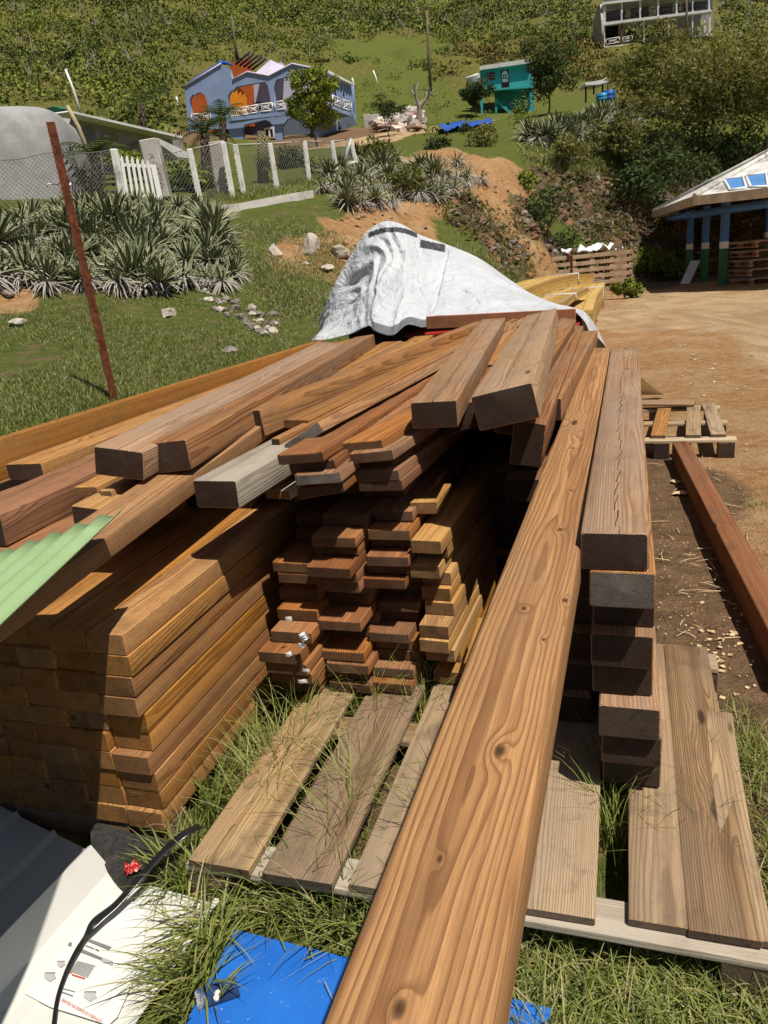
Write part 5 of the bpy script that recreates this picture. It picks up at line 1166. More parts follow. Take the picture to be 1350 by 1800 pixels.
for a, b in zip(ring, ring[1:] + ring[:1]): mw, Lg = place(a + (a - Vector((ap.x, ap.y, a.z))).normalized() * .03 + Z * .03, b + (b - Vector((ap.x, ap.y, b.z))).normalized() * .03 + Z * .03); mb.box((-.02, 0, -.2), (.02, Lg, 0), mw)
mb.build('fascia', [M['fascia']], hut)
mb = MB()
for c in ring[:3]: mb.tube([c + Z * .03, c.lerp(ap, .98) + Z * .03], .07, 5)
mb.build('hip_cap', [M['shingle']], hut)
# skylight openings in the front slope
c_ = zc(960, 260, 3.4615)
n_ = (C3 - C2).cross(AP - C2).normalized()
if n_.z < 0: n_ = -n_
def onroof(px, py, lift=0):
    d = ray(px, py); o = C2 + n_ * lift; k = (o - CAM).dot(n_) / d.dot(n_); return hi @ (CAM + d * k)
for j, quad in enumerate((((1082, 192), (1196, 175), (1218, 243), (1120, 258)), ((1216, 172), (1336, 152), (1350, 236), (1245, 240)), ((1352, 150), (1480, 132), (1490, 218), (1368, 232)))):
    q = [onroof(*c_(p)[0], .012) for p in quad]; mb = MB(); mb.add(q, [[0, 1, 2, 3]]); op = mb.build('roof_opening', [M['ceil']], hut)
    mb = MB()
    for a, b in zip(q, q[1:] + q[:1]): mb.tube([a, b], .035, 4)
    mb.build('opening_frame', [M['white']], op)
for i, (px, pt, pb2, w_) in enumerate(((1210, 370, 491, .15), (1237, 362, 495, .15), (1269, 350, 503, .16), (1338, 350, 480, .15))):
    b_ = Pz(px, pb2, -.02) if i < 3 else Py(px + 6, 470, 26); t_ = Py(px + (2 if i < 3 else 0), pt, b_.y); hh = min(t_.z, 2.35) - b_.z; q = hi @ b_
    mb = MB(); mb.box((q.x - w_ / 2, q.y - w_ / 2, q.z), (q.x + w_ / 2, q.y + w_ / 2, q.z + hh * .44), None, 0, .004); mb.box((q.x - w_ / 2 - .001, q.y - w_ / 2 - .001, q.z + hh * .44), (q.x + w_ / 2 + .001, q.y + w_ / 2 + .001, q.z + hh * .52), None, 1, .002); mb.box((q.x - w_ / 2, q.y - w_ / 2, q.z + hh * .52), (q.x + w_ / 2, q.y + w_ / 2, q.z + hh), None, 2, .004)
    mb.build('post', [M['greenpaint'], M['white'], M['bluepaint']], hut)
mb = MB(); a = hi @ Py(1215, 378, 20); b = hi @ Py(1350, 358, 18.8); mb.tube([a, b], .09, 4); a = hi @ Py(1208, 378, 20.4); b = hi @ Py(1175, 384, 25); mb.tube([a, b], .09, 4); mb.build('beam', [M['bluepaint']], hut)
mb = MB(); mw, Lg = place(Py(1203, 500, 21.6), Py(1222, 458, 22)); mb.box((-.13, 0, -.02), (.13, Lg, 0), mw, 0, .003); o = mb.build('leaning_plank', [M['galv']]); tag(o, 'pale curved plank leaning on the hut posts', 'plank')
# ---- pallets
def make_pallet(W_=1.2, D_=1.0):
    o = empty('pallet', Vector((0, 0, 0)))
    for i in range(6): 
        mb = MB(); y = -D_ / 2 + (D_ - .1) * i / 5; mb.box((-W_ / 2, y, .122), (W_ / 2, y + .1, .144), None, 0, .002); mb.build('slat', [M['pal2']], o)
    for x in (-W_ / 2, -.05, W_ / 2 - .1):
        mb = MB(); mb.box((x, -D_ / 2, .1), (x + .1, D_ / 2, .121), None, 0, .002); mb.box((x, -D_ / 2, 0), (x + .1, D_ / 2, .02), None, 0, .002); mb.build('runner', [M['pal2']], o)
        for y in (-D_ / 2 + .001, -.06, D_ / 2 - .131): mb = MB(); mb.box((x + .002, y, .02), (x + .098, y + .13, .1), None, 0, .002); mb.build('block', [M['palred']], o)
    return o
M['pal2'] = simple('brown_pallet_board', (.40, .28, .18), .85, .3, 5, dirt=(.15, .09, .05), da=.6); M['palred'] = simple('red_brown_pallet_block', (.22, .10, .055), .85, .3, 5)
pp_ = make_pallet(); first = True
hb_ = Pz(1325, 500, 0); names = ['bottommost', 'second from bottom', 'middle', 'second from top', 'topmost']
for k in range(5):
    o = pp_ if first else copy_tree(pp_); first = False
    o.location = Vector((hb_.x + .32 + .05 * math.sin(k * 3), hb_.y + .5, .0 + .215 * k)); o.rotation_euler = (0, 0, .25 + .1 * math.sin(k * 5)); tag(o, 'brown wooden pallet in the stack under the hut, %s' % names[k], 'pallet', 'pallets stacked under the hut')
cb_ = Pz(1035, 512, 0)
for k, (dx, dy, rx, rz, z_, lb) in enumerate(((-.55, .1, 90, 20, .5, 'pallet standing on its side at the left of the crate heap'), (-.05, -.2, 90, 18, .5, 'pallet standing on its side at the front of the crate heap'), (.55, -.1, 90, 8, .5, 'pallet standing on its side at the right of the crate heap'), (.2, 1.6, 0, 10, .75, 'pallet lying on top behind the upright pallets, lower'), (.3, 1.7, 0, 4, .95, 'pallet lying on top behind the upright pallets, upper'), (.3, 1.6, 0, 4, .1, 'pallet on the ground behind the upright pallets'), (.3, 1.6, 0, 8, .4, 'pallet in the middle of the heap behind the upright ones'))):
    o = copy_tree(pp_); o.location = cb_ + Vector((dx, dy, z_)); o.rotation_euler = (R(rx), 0, R(rz)); tag(o, lb, 'pallet', 'pallets heaped by the rock face')
M['plastic'] = simple('white_plastic', (.78, .79, .80), .4, .08, 4)
def crumple(name, label, c, sx, sy, amp, mat, cat, seed=0, rz=0, n=26):
    vs = []; 
    for i in range(n):
        for j in range(n):
            x = (i / (n - 1) - .5) * sx; y = (j / (n - 1) - .5) * sy; f = Vector((x * 5 / sx, y * 5 / sy, seed)); vs.append((x + mnoise.noise(f * 1.3) * sx * .12, y + mnoise.noise(f * 1.1 + Vector((9, 0, 0))) * sy * .12, amp * (abs(mnoise.noise(f)) + .5 * abs(mnoise.noise(f * 2.3)))))
    mb = MB(); mb.add(vs, [[i * n + j, (i + 1) * n + j, (i + 1) * n + j + 1, i * n + j + 1] for i in range(n - 1) for j in range(n - 1)], 0, True); o = mb.build(name, [mat], None, Matrix.Translation(c) @ Matrix.Rotation(rz, 4, 'Z')); return tag(o, label, cat)
crumple('plastic_sheet', 'crumpled white plastic lying on the upright pallets', cb_ + Vector((.1, .2, 1.02)), 1.5, .7, .28, M['plastic'], 'plastic sheet', 3)
# ---- yellow batten bundles behind the tarp
M['batten'] = wood('yellow_batten', (.55, .38, .13), (.30, .17, .05), (.3, .24, .14), .3, .006); 
def bundle(name, label, pts, w, h, nx, nz, seed):
    rg = random.Random(seed); o = empty(name, pts[0]); tag(o, label, 'timber bundle'); inv = Matrix.Translation(-pts[0])
    dv = (pts[-1] - pts[0]).cross(Z).normalized()
    for i in range(nx):
        for k in range(nz):
            mb = MB(); prof2 = []; off = dv * ((i + .5) / nx - .5) * w + Z * ((k + .5) / nz) * h; a = w / nx * .47; b = h / nz * .47
            ps = [inv @ (p + off) for p in pts]; ps[-1] = ps[-1] + (ps[-1] - ps[-2]).normalized() * rg.uniform(-.12, .12); n = len(ps); vs = []
            for p in ps: vs += [p + dv * a + Z * b, p - dv * a + Z * b, p - dv * a - Z * b, p + dv * a - Z * b]
            fs = [[j * 4 + q, j * 4 + (q + 1) % 4, j * 4 + 4 + (q + 1) % 4, j * 4 + 4 + q] for j in range(n - 1) for q in range(4)] + [[3, 2, 1, 0], [n * 4 - 4, n * 4 - 3, n * 4 - 2, n * 4 - 1]]
            mb.add(vs, fs); mb.build('batten', [M['batten']], o)
    mb = MB(); c = inv @ pts[-2]; mb.tube([c + dv * (w / 2 + .01) * q + Z * (h * (s)) for q, s in ((-1, 0), (-1, 1.02), (1, 1.02), (1, 0))], .012, 4); mb.build('strap', [M['galv']], o)
bundle('batten_bundle', 'curved bundle of thin yellow battens emerging behind the tarp', [Py(860, 552, 8.), Py(905, 531, 9.2), Py(950, 513, 10.4), Py(990, 503, 11.6), Py(1020, 501, 12.6)], .42, .16, 6, 4, 1)
bundle('batten_bundle', 'straight stack of yellow battens below the curved bundle', [Pz(985, 600, .30), Pz(1005, 560, .30), Pz(1018, 545, .30), Pz(1026, 534, .30)], .75, .34, 6, 7, 2)
bundle('batten_bundle', 'thin loose row of battens between the two yellow bundles', [Py(960, 548, 8.4), Py(985, 530, 9.6), Py(1012, 517, 10.8)], .35, .08, 5, 2, 3)
# ================================================================ TARP
hem = [(540, 640), (549, 602), (575, 598), (615, 588), (648, 574), (660, 583), (690, 590), (716, 572), (748, 576), (760, 557), (840, 556), (930, 552), (1000, 547), (1022, 560), (1034, 580), (1050, 624)]
rid = [(560, 560), (568, 548), (582, 515), (606, 468), (635, 420), (657, 398), (680, 389), (706, 395), (740, 414), (790, 432), (842, 455), (895, 492), (950, 527), (1005, 541), (1028, 552), (1040, 590)]
hu = [6.3, 6.1, 6.0, 5.9, 5.75, 5.6, 5.55, 5.65, 5.7, 5.85, 5.9, 5.9, 5.9, 5.95, 6.0, 6.0]; ru = [7.0, 6.9, 6.8, 6.8, 6.8, 6.8, 6.8, 6.8, 6.9, 7.0, 7.0, 7.0, 7.0, 6.9, 6.6, 6.3]
Hm = [Pu(*p, u) for p, u in zip(hem, hu)]; Rd = [Pu(*p, u) for p, u in zip(rid, ru)]
def cat(P_, s):
    n = len(P_) - 1; s = min(max(s * n, 0), n - 1e-6); i = int(s); f = s - i; a, b, c, d = P_[max(i - 1, 0)], P_[i], P_[i + 1], P_[min(i + 2, n)]
    return .5 * ((2 * b) + (c - a) * f + (2 * a - 5 * b + 4 * c - d) * f * f + (3 * b - a - 3 * c + d) * f ** 3)
NS, NT = 300, 150; vs = []; tc = []
for i in range(NS):
    s = i / (NS - 1); h0 = cat(Hm, s); r0_ = cat(Rd, s)
    for j in range(NT):
        t = j / (NT - 1)
        if t < .7:
            q = t / .7; p = h0.lerp(r0_, q); p = p + U * .20 * math.sin(math.pi * q) * (.9 if s < .6 else .3)
        else:
            q = (t - .7) / .3; p = r0_ + U * (q * 1.6) + Z * (-(q ** 1.3) * (r0_.z - .25)) + V * (.15 * q)
        f = Vector((s * 9, t * 5, 0)); wr = Vector((mnoise.noise(f * .8), mnoise.noise(f * .8 + Vector((5, 5, 5))), 0)) * .9; f2 = f + wr; wv = mnoise.noise(f * .7) * .05 + (.4 - abs(mnoise.noise(Vector((f2.x * 1.7, f2.y * .45, 2))))) * .16 + (.4 - abs(mnoise.noise(Vector((f2.x * .8 + f2.y * 1.4, f2.y * 1.1 - f2.x * .8, 9))))) * .10 + (.4 - abs(mnoise.noise(f2 * 3.3))) * .045 + (.4 - abs(mnoise.noise(f2 * 7.7))) * .022
        env = min(1, min(t, 1 - t) * 8 + .25) * (.12 + .88 * min(1, abs(t - .7) * 5))
        p = p - (U * .8 - Z * .25) * wv * env * .5; p0 = pix(p.x, p.y, p.z)
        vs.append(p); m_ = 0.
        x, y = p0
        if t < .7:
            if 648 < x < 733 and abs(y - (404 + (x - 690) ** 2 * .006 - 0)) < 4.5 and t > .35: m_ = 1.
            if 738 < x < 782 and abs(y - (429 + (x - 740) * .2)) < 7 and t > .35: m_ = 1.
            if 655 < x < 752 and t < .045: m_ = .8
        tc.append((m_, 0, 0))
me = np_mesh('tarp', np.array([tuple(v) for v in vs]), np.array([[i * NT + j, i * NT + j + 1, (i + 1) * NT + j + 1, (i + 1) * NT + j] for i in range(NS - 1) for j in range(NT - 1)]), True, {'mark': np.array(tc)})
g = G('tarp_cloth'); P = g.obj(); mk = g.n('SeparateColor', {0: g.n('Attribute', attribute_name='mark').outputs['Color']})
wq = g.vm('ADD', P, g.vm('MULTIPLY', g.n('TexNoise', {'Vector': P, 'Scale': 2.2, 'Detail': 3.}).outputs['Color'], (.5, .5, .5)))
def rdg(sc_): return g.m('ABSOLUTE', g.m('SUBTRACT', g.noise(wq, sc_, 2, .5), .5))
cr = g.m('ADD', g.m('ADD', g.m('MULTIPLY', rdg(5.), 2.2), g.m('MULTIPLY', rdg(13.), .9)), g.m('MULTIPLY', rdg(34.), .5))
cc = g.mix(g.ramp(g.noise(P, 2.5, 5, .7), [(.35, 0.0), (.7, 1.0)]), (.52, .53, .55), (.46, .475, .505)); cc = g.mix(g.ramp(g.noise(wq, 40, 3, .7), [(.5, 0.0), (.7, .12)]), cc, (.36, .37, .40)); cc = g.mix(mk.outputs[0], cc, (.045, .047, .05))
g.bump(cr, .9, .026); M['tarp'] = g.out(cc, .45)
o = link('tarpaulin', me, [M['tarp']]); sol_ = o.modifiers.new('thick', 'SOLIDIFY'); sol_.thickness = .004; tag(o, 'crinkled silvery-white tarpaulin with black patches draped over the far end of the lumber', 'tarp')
# things under the tarp
mb = MB(); 
o = empty('covered_stack', uvz(7, -1.6, 0)); tag(o, 'dark crate shape hidden under the tall hump of the tarpaulin', 'crate'); oi = Matrix.Translation(-o.location)
mw, Lg = place(uvz(6.1, -1.95, .95), uvz(7.6, -1.95, .95)); mb = MB(); mb.box((-.25, 0, -.9), (.25, Lg, 0), oi @ mw, 0, .01); mb.build('crate_body', [M['dark']], o)
M['redsheet'] = simple('red_painted_sheet', (.32, .03, .02), .45, .2, 5); M['redply'] = simple('red_brown_panel', (.34, .13, .06), .7, .25, 5)
for k in range(5):
    z_ = .66 + .05 * k; mw, Lg = place(uvz(5.76 - .02 * (k % 2), -.98, z_), uvz(6.5, -.98, z_)); mb = MB(); ww = .64 if k == 4 else .60
    mb.box((-ww, 0, -.018), (ww + .03 * (k % 2), Lg, 0), mw, 0, .002); mb.box((-ww + .02, .004, -.036), (ww - .02, Lg, -.0185), mw, 1)
    o = mb.build('roof_panel', [M['redsheet'], M['redply']]); tag(o, 'red-edged roofing panel sticking out under the tarp, %s' % nth(4 - k, 5), 'panel', 'red-edged roofing panels under the tarp')
mb = MB(); a, b = Pu(750, 566, 5.66), Pu(1012, 553, 5.62); mw, Lg = place(a, b); mb.box((-.012, 0, -.05), (.012, Lg, .04), mw, 0, .003); o = mb.build('red_board', [M['redply']]); tag(o, 'long red-brown board on edge under the tarp hem', 'board')

# ================================================================ FOREGROUND SHEETS
M['green'] = simple('pale_green_roof_sheet', (.27, .395, .19), .42, .06, 3, spec=.35, dirt=(.45, .55, .38), da=.3)
M['greenback'] = simple('sheet_underside', (.22, .23, .21), .6)
gs0 = Pz(224, 898, .94); ge = Pz(-20, 1135, .955); gf = Pz(-30, 988, .83)
ydir = (ge - gs0).normalized(); Lg = 1.35; xdir = (gf - gs0); xdir = (xdir - ydir * xdir.dot(ydir)).normalized(); zdir = xdir.cross(ydir)
if zdir.z < 0: zdir = -zdir
far_d = (gf - gs0).normalized()
vs = []; NX = 240; W_ = 1.0
for i in range(NX):
    s = i / (NX - 1) * W_; ph = (s / .066) % 1; zz = .0078 * (math.cos(2 * math.pi * ph) * .5 + .5) ** 1.3
    for j in range(14):
        y = Lg * j / 13; st_ = gs0 + far_d * (s / max(.2, far_d.dot(xdir))); vs.append(st_ + ydir * y + zdir * (zz * 1.6))
mb = MB(); mb.add(vs, [[i * 14 + j, (i + 1) * 14 + j, (i + 1) * 14 + j + 1, i * 14 + j + 1] for i in range(NX - 1) for j in range(13)], 0, True)
o = mb.build('corrugated_sheet', [M['green'], M['greenback']]); sm_ = o.modifiers.new('thick', 'SOLIDIFY'); sm_.thickness = .0015; sm_.offset = -1; sm_.material_offset = 0; tag(o, 'pale green corrugated roofing sheet resting on the lumber at left', 'roofing sheet')
# white sheets on the ground, left; shade put into the ribbed one's colour
M['whitesheet'] = simple('white_coated_sheet', (.60, .59, .55), .4, .03, 4, spec=.35, dirt=(.5, .47, .4), da=.25)
M['whitesheet_shade'] = simple('shaded_white_ribbed_sheet', (.36, .37, .38), .5, .05, 4, dirt=(.3, .28, .25), da=.4)  # white sheet too, its shade put into a greyer colour
def ribbed(name, label, A, B, C, nrib, z0_, amp, mat):
    """sheet with corner A, far edge A->B, ribs run A->C"""
    vs = []; NX = nrib * 12; ab = B - A; ac = C - A
    for i in range(NX + 1):
        f = i / NX; ph = (f * nrib) % 1; zz = amp * (1 if .0 < ph < .12 else (1 - (ph - .12) / .05 if ph < .17 else (0 if ph < .95 else (ph - .95) / .05)))
        for j in range(6): vs.append(A + ab * f + ac * (j / 5) + Z * (zz + .002 * math.sin(f * 20 + j)))
    mb = MB(); mb.add(vs, [[i * 6 + j, (i + 1) * 6 + j, (i + 1) * 6 + j + 1, i * 6 + j + 1] for i in range(NX) for j in range(5)]); o = mb.build(name, [mat]); s_ = o.modifiers.new('thick', 'SOLIDIFY'); s_.thickness = .002; return tag(o, label, 'roofing sheet')
A_ = Pz(168, 1502, .055); B_ = Pz(-230, 1300, .055); C_ = A_ + (Pz(-60, 1718, .055) - Pz(160, 1487, .055)).normalized() * 1.3
ribbed('ribbed_sheet', 'white ribbed roofing sheet with shade in its colour, on the ground at lower left', A_, B_, C_, 7, .05, .0045, M['whitesheet_shade'])
# folded white flashing
e0 = Pz(160, 1487, .12); e1 = Pz(-60, 1718, .12); ed = (e1 - e0).normalized(); sd = ed.cross(Z).normalized()
if sd.dot(V) < 0: sd = -sd
prof2 = [(-.012, .02), (-.010, .115), (0, .122), (.034, .046), (.060, .033), (.083, .030), (.115, .030), (.118, .026), (.30, .024), (.335, .024), (.345, .042), (.36, .044)]
vs = []; Lf = 1.1
for (a, z_) in prof2:
    for j in range(24):
        y = Lf * j / 23; k = .012 * math.sin(y * 7) * (1 if z_ > .1 else 0); st_ = Pz(160, 1487, .12) + ed * (y - (.0 if a < .03 else .012 * (a > .03) - .03 * a)); st_.z = 0; vs.append(st_ + sd * a + Z * (z_ + k * .3) + ed * (.03 if a < .02 else 0) * (j == 0) * 0)
mb = MB(); mb.add(vs, [[i * 24 + j, (i + 1) * 24 + j, (i + 1) * 24 + j + 1, i * 24 + j + 1] for i in range(len(prof2) - 1) for j in range(23)]); o = mb.build('white_flashing', [M['whitesheet']]); s_ = o.modifiers.new('thick', 'SOLIDIFY'); s_.thickness = .0015; tag(o, 'long white folded roof flashing with a raised edge at lower left', 'flashing')
# printed film lying on the flashing
M['film'] = simple('printed_film', (.68, .67, .65), .35, .04, 5, spec=.4); M['inkgrey'] = simple('grey_ink', (.20, .20, .20), .5); M['inkred'] = simple('red_ink', (.55, .10, .06), .5); M['inkdark'] = simple('dark_ink', (.12, .12, .12), .5); M['inkpale'] = simple('pale_ink', (.42, .42, .42), .5)
FZ = .034
def fpix(x, y, z=FZ): 
    return Pz(20 + x / 5.625, 1600 + y / 5.625, z)
fl_ = empty('printed_film', fpix(600, 600)); tag(fl_, 'torn white printed packaging film with grey pictograms and red lettering on the white flashing', 'film'); fi = Matrix.Translation(-fl_.location)
out_ = [(130, 830), (430, 480), (640, 220), (860, 0), (1000, -130), (1180, -100), (1350, 60), (1300, 400), (1180, 760), (1050, 1060), (960, 1140), (700, 1060), (380, 960)]
ce = fpix(720, 520); vs = [fi @ (ce + Z * .003)]; k_ = 5; nn = len(out_); 
for rI in range(1, k_ + 1):
    for (x, y) in out_: p = ce.lerp(fpix(x, y), rI / k_); vs.append(fi @ (p + Z * (.0016 + .0022 * mnoise.noise(p * 18))))
fs = [[0, 1 + i, 1 + (i + 1) % nn] for i in range(nn)] + [[1 + r_ * nn + i, 1 + (r_ + 1) * nn + i, 1 + (r_ + 1) * nn + (i + 1) % nn, 1 + r_ * nn + (i + 1) % nn] for r_ in range(k_ - 1) for i in range(nn)]
mb = MB(); mb.add(vs, fs, 0, True); mb.build('film', [M['film']], fl_)
def quad(mb, pts, mi=0, dz=.0055): mb.add([fi @ fpix(*p, FZ + dz) for p in pts], [list(range(len(pts)))], mi)
mb = MB()
quad(mb, [(575, 315), (600, 320), (590, 358), (556, 342)]); quad(mb, [(665, 368), (905, 470), (890, 492), (650, 400)]); quad(mb, [(765, 280), (990, 362), (960, 390), (745, 300)])
quad(mb, [(905, 470), (1010, 505), (1000, 545), (880, 495)], 1)
for cx, cy, sz in ((380, 640, 55), (778, 830, 62), (490, 520, 40)):
    quad(mb, [(cx - sz, cy - sz * .3), (cx - sz * .8, cy - sz * .5), (cx + sz, cy - sz * .5), (cx + sz * .9, cy - sz * .25)], 0); quad(mb, [(cx - sz, cy - sz * .3), (cx + sz * .9, cy - sz * .25), (cx + sz * 1.1, cy + sz * .5), (cx, cy + sz * 1.2), (cx - sz, cy + sz * .5)], 1, .005)
for i in range(9): quad(mb, [(650 - 9 * i, 500 + 12 * i), (830 - 9 * i, 548 + 14 * i), (828 - 9 * i, 553 + 14 * i), (648 - 9 * i, 505 + 12 * i)], 0)
quad(mb, [(495, 765), (630, 800), (628, 808), (492, 772)], 0); quad(mb, [(497, 800), (610, 840), (607, 852), (494, 812)], 0)
mb.build('print', [M['inkgrey'], M['inkpale']], fl_)
def text(name, s_, p0, p1, mat, par, inv, hgt_fac, flip=False):
    """a line of lettering from p0 to p1 (world), lying on the film, read from the side given by flip"""
    cu = bpy.data.curves.new('t', 'FONT'); cu.body = s_; cu.size = 1; cu.extrude = 0
    o = bpy.data.objects.new('t', cu); col.objects.link(o); dg = bpy.context.evaluated_depsgraph_get(); dg.update(); me = bpy.data.meshes.new_from_object(o.evaluated_get(dg)); bpy.data.objects.remove(o)
    xs = [v.co.x for v in me.vertices]; w_ = max(xs) or 1; d = p1 - p0; x = d.normalized(); y = Z.cross(x); sc_ = d.length / w_
    for v in me.vertices: v.co = inv @ (p0 + x * v.co.x * sc_ + y * v.co.y * sc_ * hgt_fac)
    me.update(); return child(name, me, [mat], par)
# the sheet lies upside down to the viewer, so its lines run from right to left
text('lettering', 'CONSEILS D\'USAGE EN ŒUVRE', fpix(900, 1085, FZ + .0058), fpix(510, 870, FZ + .0058), M['inkred'], fl_, fi, 1.0)
text('lettering', 'Smartec', fpix(820, 385, FZ + .0058), fpix(735, 345, FZ + .0058), M['inkdark'], fl_, fi, 1.0) if False else None
mb = MB(); quad(mb, [(832, 378), (848, 384), (842, 396), (828, 390)], 0, .0058); quad(mb, [(852, 386), (866, 392), (860, 404), (846, 400)], 0, .0058); quad(mb, [(735, 342), (820, 376), (816, 384), (732, 350)], 1, .0058); mb.build('emblem', [M['inkdark'], M['inkgrey']], fl_)
mb = MB(); quad(mb, [(550, 600), (600, 612), (597, 620), (548, 608)], 0, .0057); quad(mb, [(600, 628), (730, 668), (726, 680), (596, 640)], 0, .0057); mb.build('red_print', [M['inkred']], fl_)
# strap
g = G('black_strap'); g.bsdf.inputs['Specular IOR Level'].default_value = .6; M['strap'] = g.out((.012, .012, .013), .3)
sp = [(352, 1452, .13, 14), (325, 1466, .14, 15), (285, 1500, .12, 13), (245, 1545, .09, 12), (205, 1590, .07, 13), (170, 1620, .06, 17), (145, 1655, .055, 7), (125, 1690, .055, 6), (112, 1720, .05, 5), (100, 1760, .048, 5), (92, 1820, .045, 5)]
ctr = [Pz(x, y, z_) for x, y, z_, _ in sp]; vs = []; NN = 60
for i in range(NN):
    s = i / (NN - 1); p = cat(ctr, s); q = cat(ctr, min(1, s + .01)); p_ = cat(ctr, max(0, s - .01)); t_ = (q - p_).normalized(); wpx = np.interp(s * 10, range(11), [w for *_, w in sp]); wd = wpx / 1353 * (p - CAM).length
    sdd = t_.cross(Z).normalized(); an = .15 + 1.2 * math.exp(-((s - .58) / .05) ** 2); dv = sdd * math.cos(an) + Z * math.sin(an)
    for k in (-1, -.5, 0, .5, 1): vs.append(p + dv * wd * .5 * k + Z * .0006 * (1 - k * k))
mb = MB(); mb.add(vs, [[i * 5 + k, (i + 1) * 5 + k, (i + 1) * 5 + k + 1, i * 5 + k + 1] for i in range(NN - 1) for k in range(4)], 0, True); o = mb.build('strap', [M['strap']]); s_ = o.modifiers.new('thick', 'SOLIDIFY'); s_.thickness = .0012; tag(o, 'black ribbon strap curling from the pallet corner over the white flashing', 'strap')
# foam/rubber block and stone under the left stack
mb = MB(); 
tp_ = [Pz(x, y, .066) for x, y in ((158, 1452), (176, 1446), (215, 1460), (290, 1478), (322, 1490), (300, 1520), (250, 1532), (212, 1548), (182, 1518), (160, 1482))]
n = len(tp_); c0 = sum(tp_, Vector()) / n; vs = [c0] + [p + Z * .004 * mnoise.noise(p * 40) for p in tp_] + [c0 + (p - c0) * 1.03 - Z * .06 for p in tp_]
mb.add(vs, [[0, 1 + i, 1 + (i + 1) % n] for i in range(n)] + [[1 + i, 1 + n + i, 1 + n + (i + 1) % n, 1 + (i + 1) % n] for i in range(n)]); M['foam'] = simple('dark_speckled_rubber', (.055, .052, .05), .9, .35, 60, bump=.8, dirt=(.15, .14, .13), da=.4, bs=200)
o = mb.build('rubber_block', [M['foam']]); tag(o, 'dark grey speckled block under the front corner of the left stack', 'block')
rock(Pz(168, 1448, .02), .035, 91, 'stone', 'small tan stone wedged beside the dark block')
for k, a in enumerate((.03, 1.6, 3.0)):
    mb = MB(); mw, Lg = place(uvz(1.36, -1.14, .0665), uvz(4.5, -1.14, .0665)); mb.box((-.5, a, -.06), (0, a + .09, 0), mw); o = mb.build('bearer', [M['plank']]); tag(o, 'low wooden bearer under the big left stack, %s' % ['near its front', 'in the middle', 'at the back'][k], 'bearer')
# red wrapper
M['wrap'] = simple('red_wrapper', (.40, .015, .01), .3, .3, 60, spec=.6, dirt=(.75, .7, .65), da=.6); crumple('wrapper', 'small crumpled red and silver wrapper beside the dark block', Pz(234, 1530, .076), .035, .03, .022, M['wrap'], 'wrapper', 5, .6, 16)
# blue steel panel with plate
g = G('blue_panel_paint'); P = g.obj(); n1_ = g.noise(P, 14, 6, .7); n2_ = g.noise(P, 5, 4, .6)
cc = g.mix(g.ramp(n2_, [(.3, 0.0), (.7, 1.0)]), (.012, .10, .42), (.02, .15, .54)); cc = g.mix(g.ramp(n1_, [(.66, 0.0), (.72, .75)]), cc, (.42, .46, .50)); cc = g.mix(g.ramp(g.noise(P, 90, 3, .7), [(.68, 0.0), (.72, .5)]), cc, (.5, .55, .62)); g.bsdf.inputs['Specular IOR Level'].default_value = .5; M['bluepanel'] = g.out(cc, .33)
bp = empty('steel_sheet', Pz(480, 1720, .04)); tag(bp, 'bright blue steel panel with a navy bolted plate, lying in the grass at the bottom', 'panel'); bi = Matrix.Translation(-bp.location)
q = [Pz(414, 1634, .05), Pz(968, 1772, .035), Pz(900, 2150, .03), Pz(240, 1960, .045)]
mb = MB(); vs = [bi @ p for p in q] + [bi @ (p - Z * .012) for p in q]; mb.add(vs, [[0, 3, 2, 1], [4, 5, 6, 7]] + [[i, (i + 1) % 4, 4 + (i + 1) % 4, 4 + i] for i in range(4)]); ob = mb.build('sheet_metal', [M['bluepanel']], bp)
M['navy'] = simple('navy_plate', (.02, .045, .13), .45, .3, 30, dirt=(.65, .63, .6), da=.7)
q = [Pz(341, 1741, .054), Pz(413, 1716, .054), Pz(422, 1748, .054), Pz(348, 1774, .054)]; mb = MB(); vs = [bi @ p for p in q] + [bi @ (p - Z * .006) for p in q]; mb.add(vs, [[0, 3, 2, 1]] + [[i, (i + 1) % 4, 4 + (i + 1) % 4, 4 + i] for i in range(4)]); mb.build('plate', [M['navy']], bp)
c0 = bi @ Pz(383, 1748, .054); mb = MB(); mb.tube([c0, c0 + Z * .006, c0 + Z * .009], [.007, .007, .003], 12); mb.tube([c0 + Vector((0, -.012, 0)), c0 + Vector((0, -.012, .008))], .006, 8); mb.build('bolt', [M['galv']], bp)
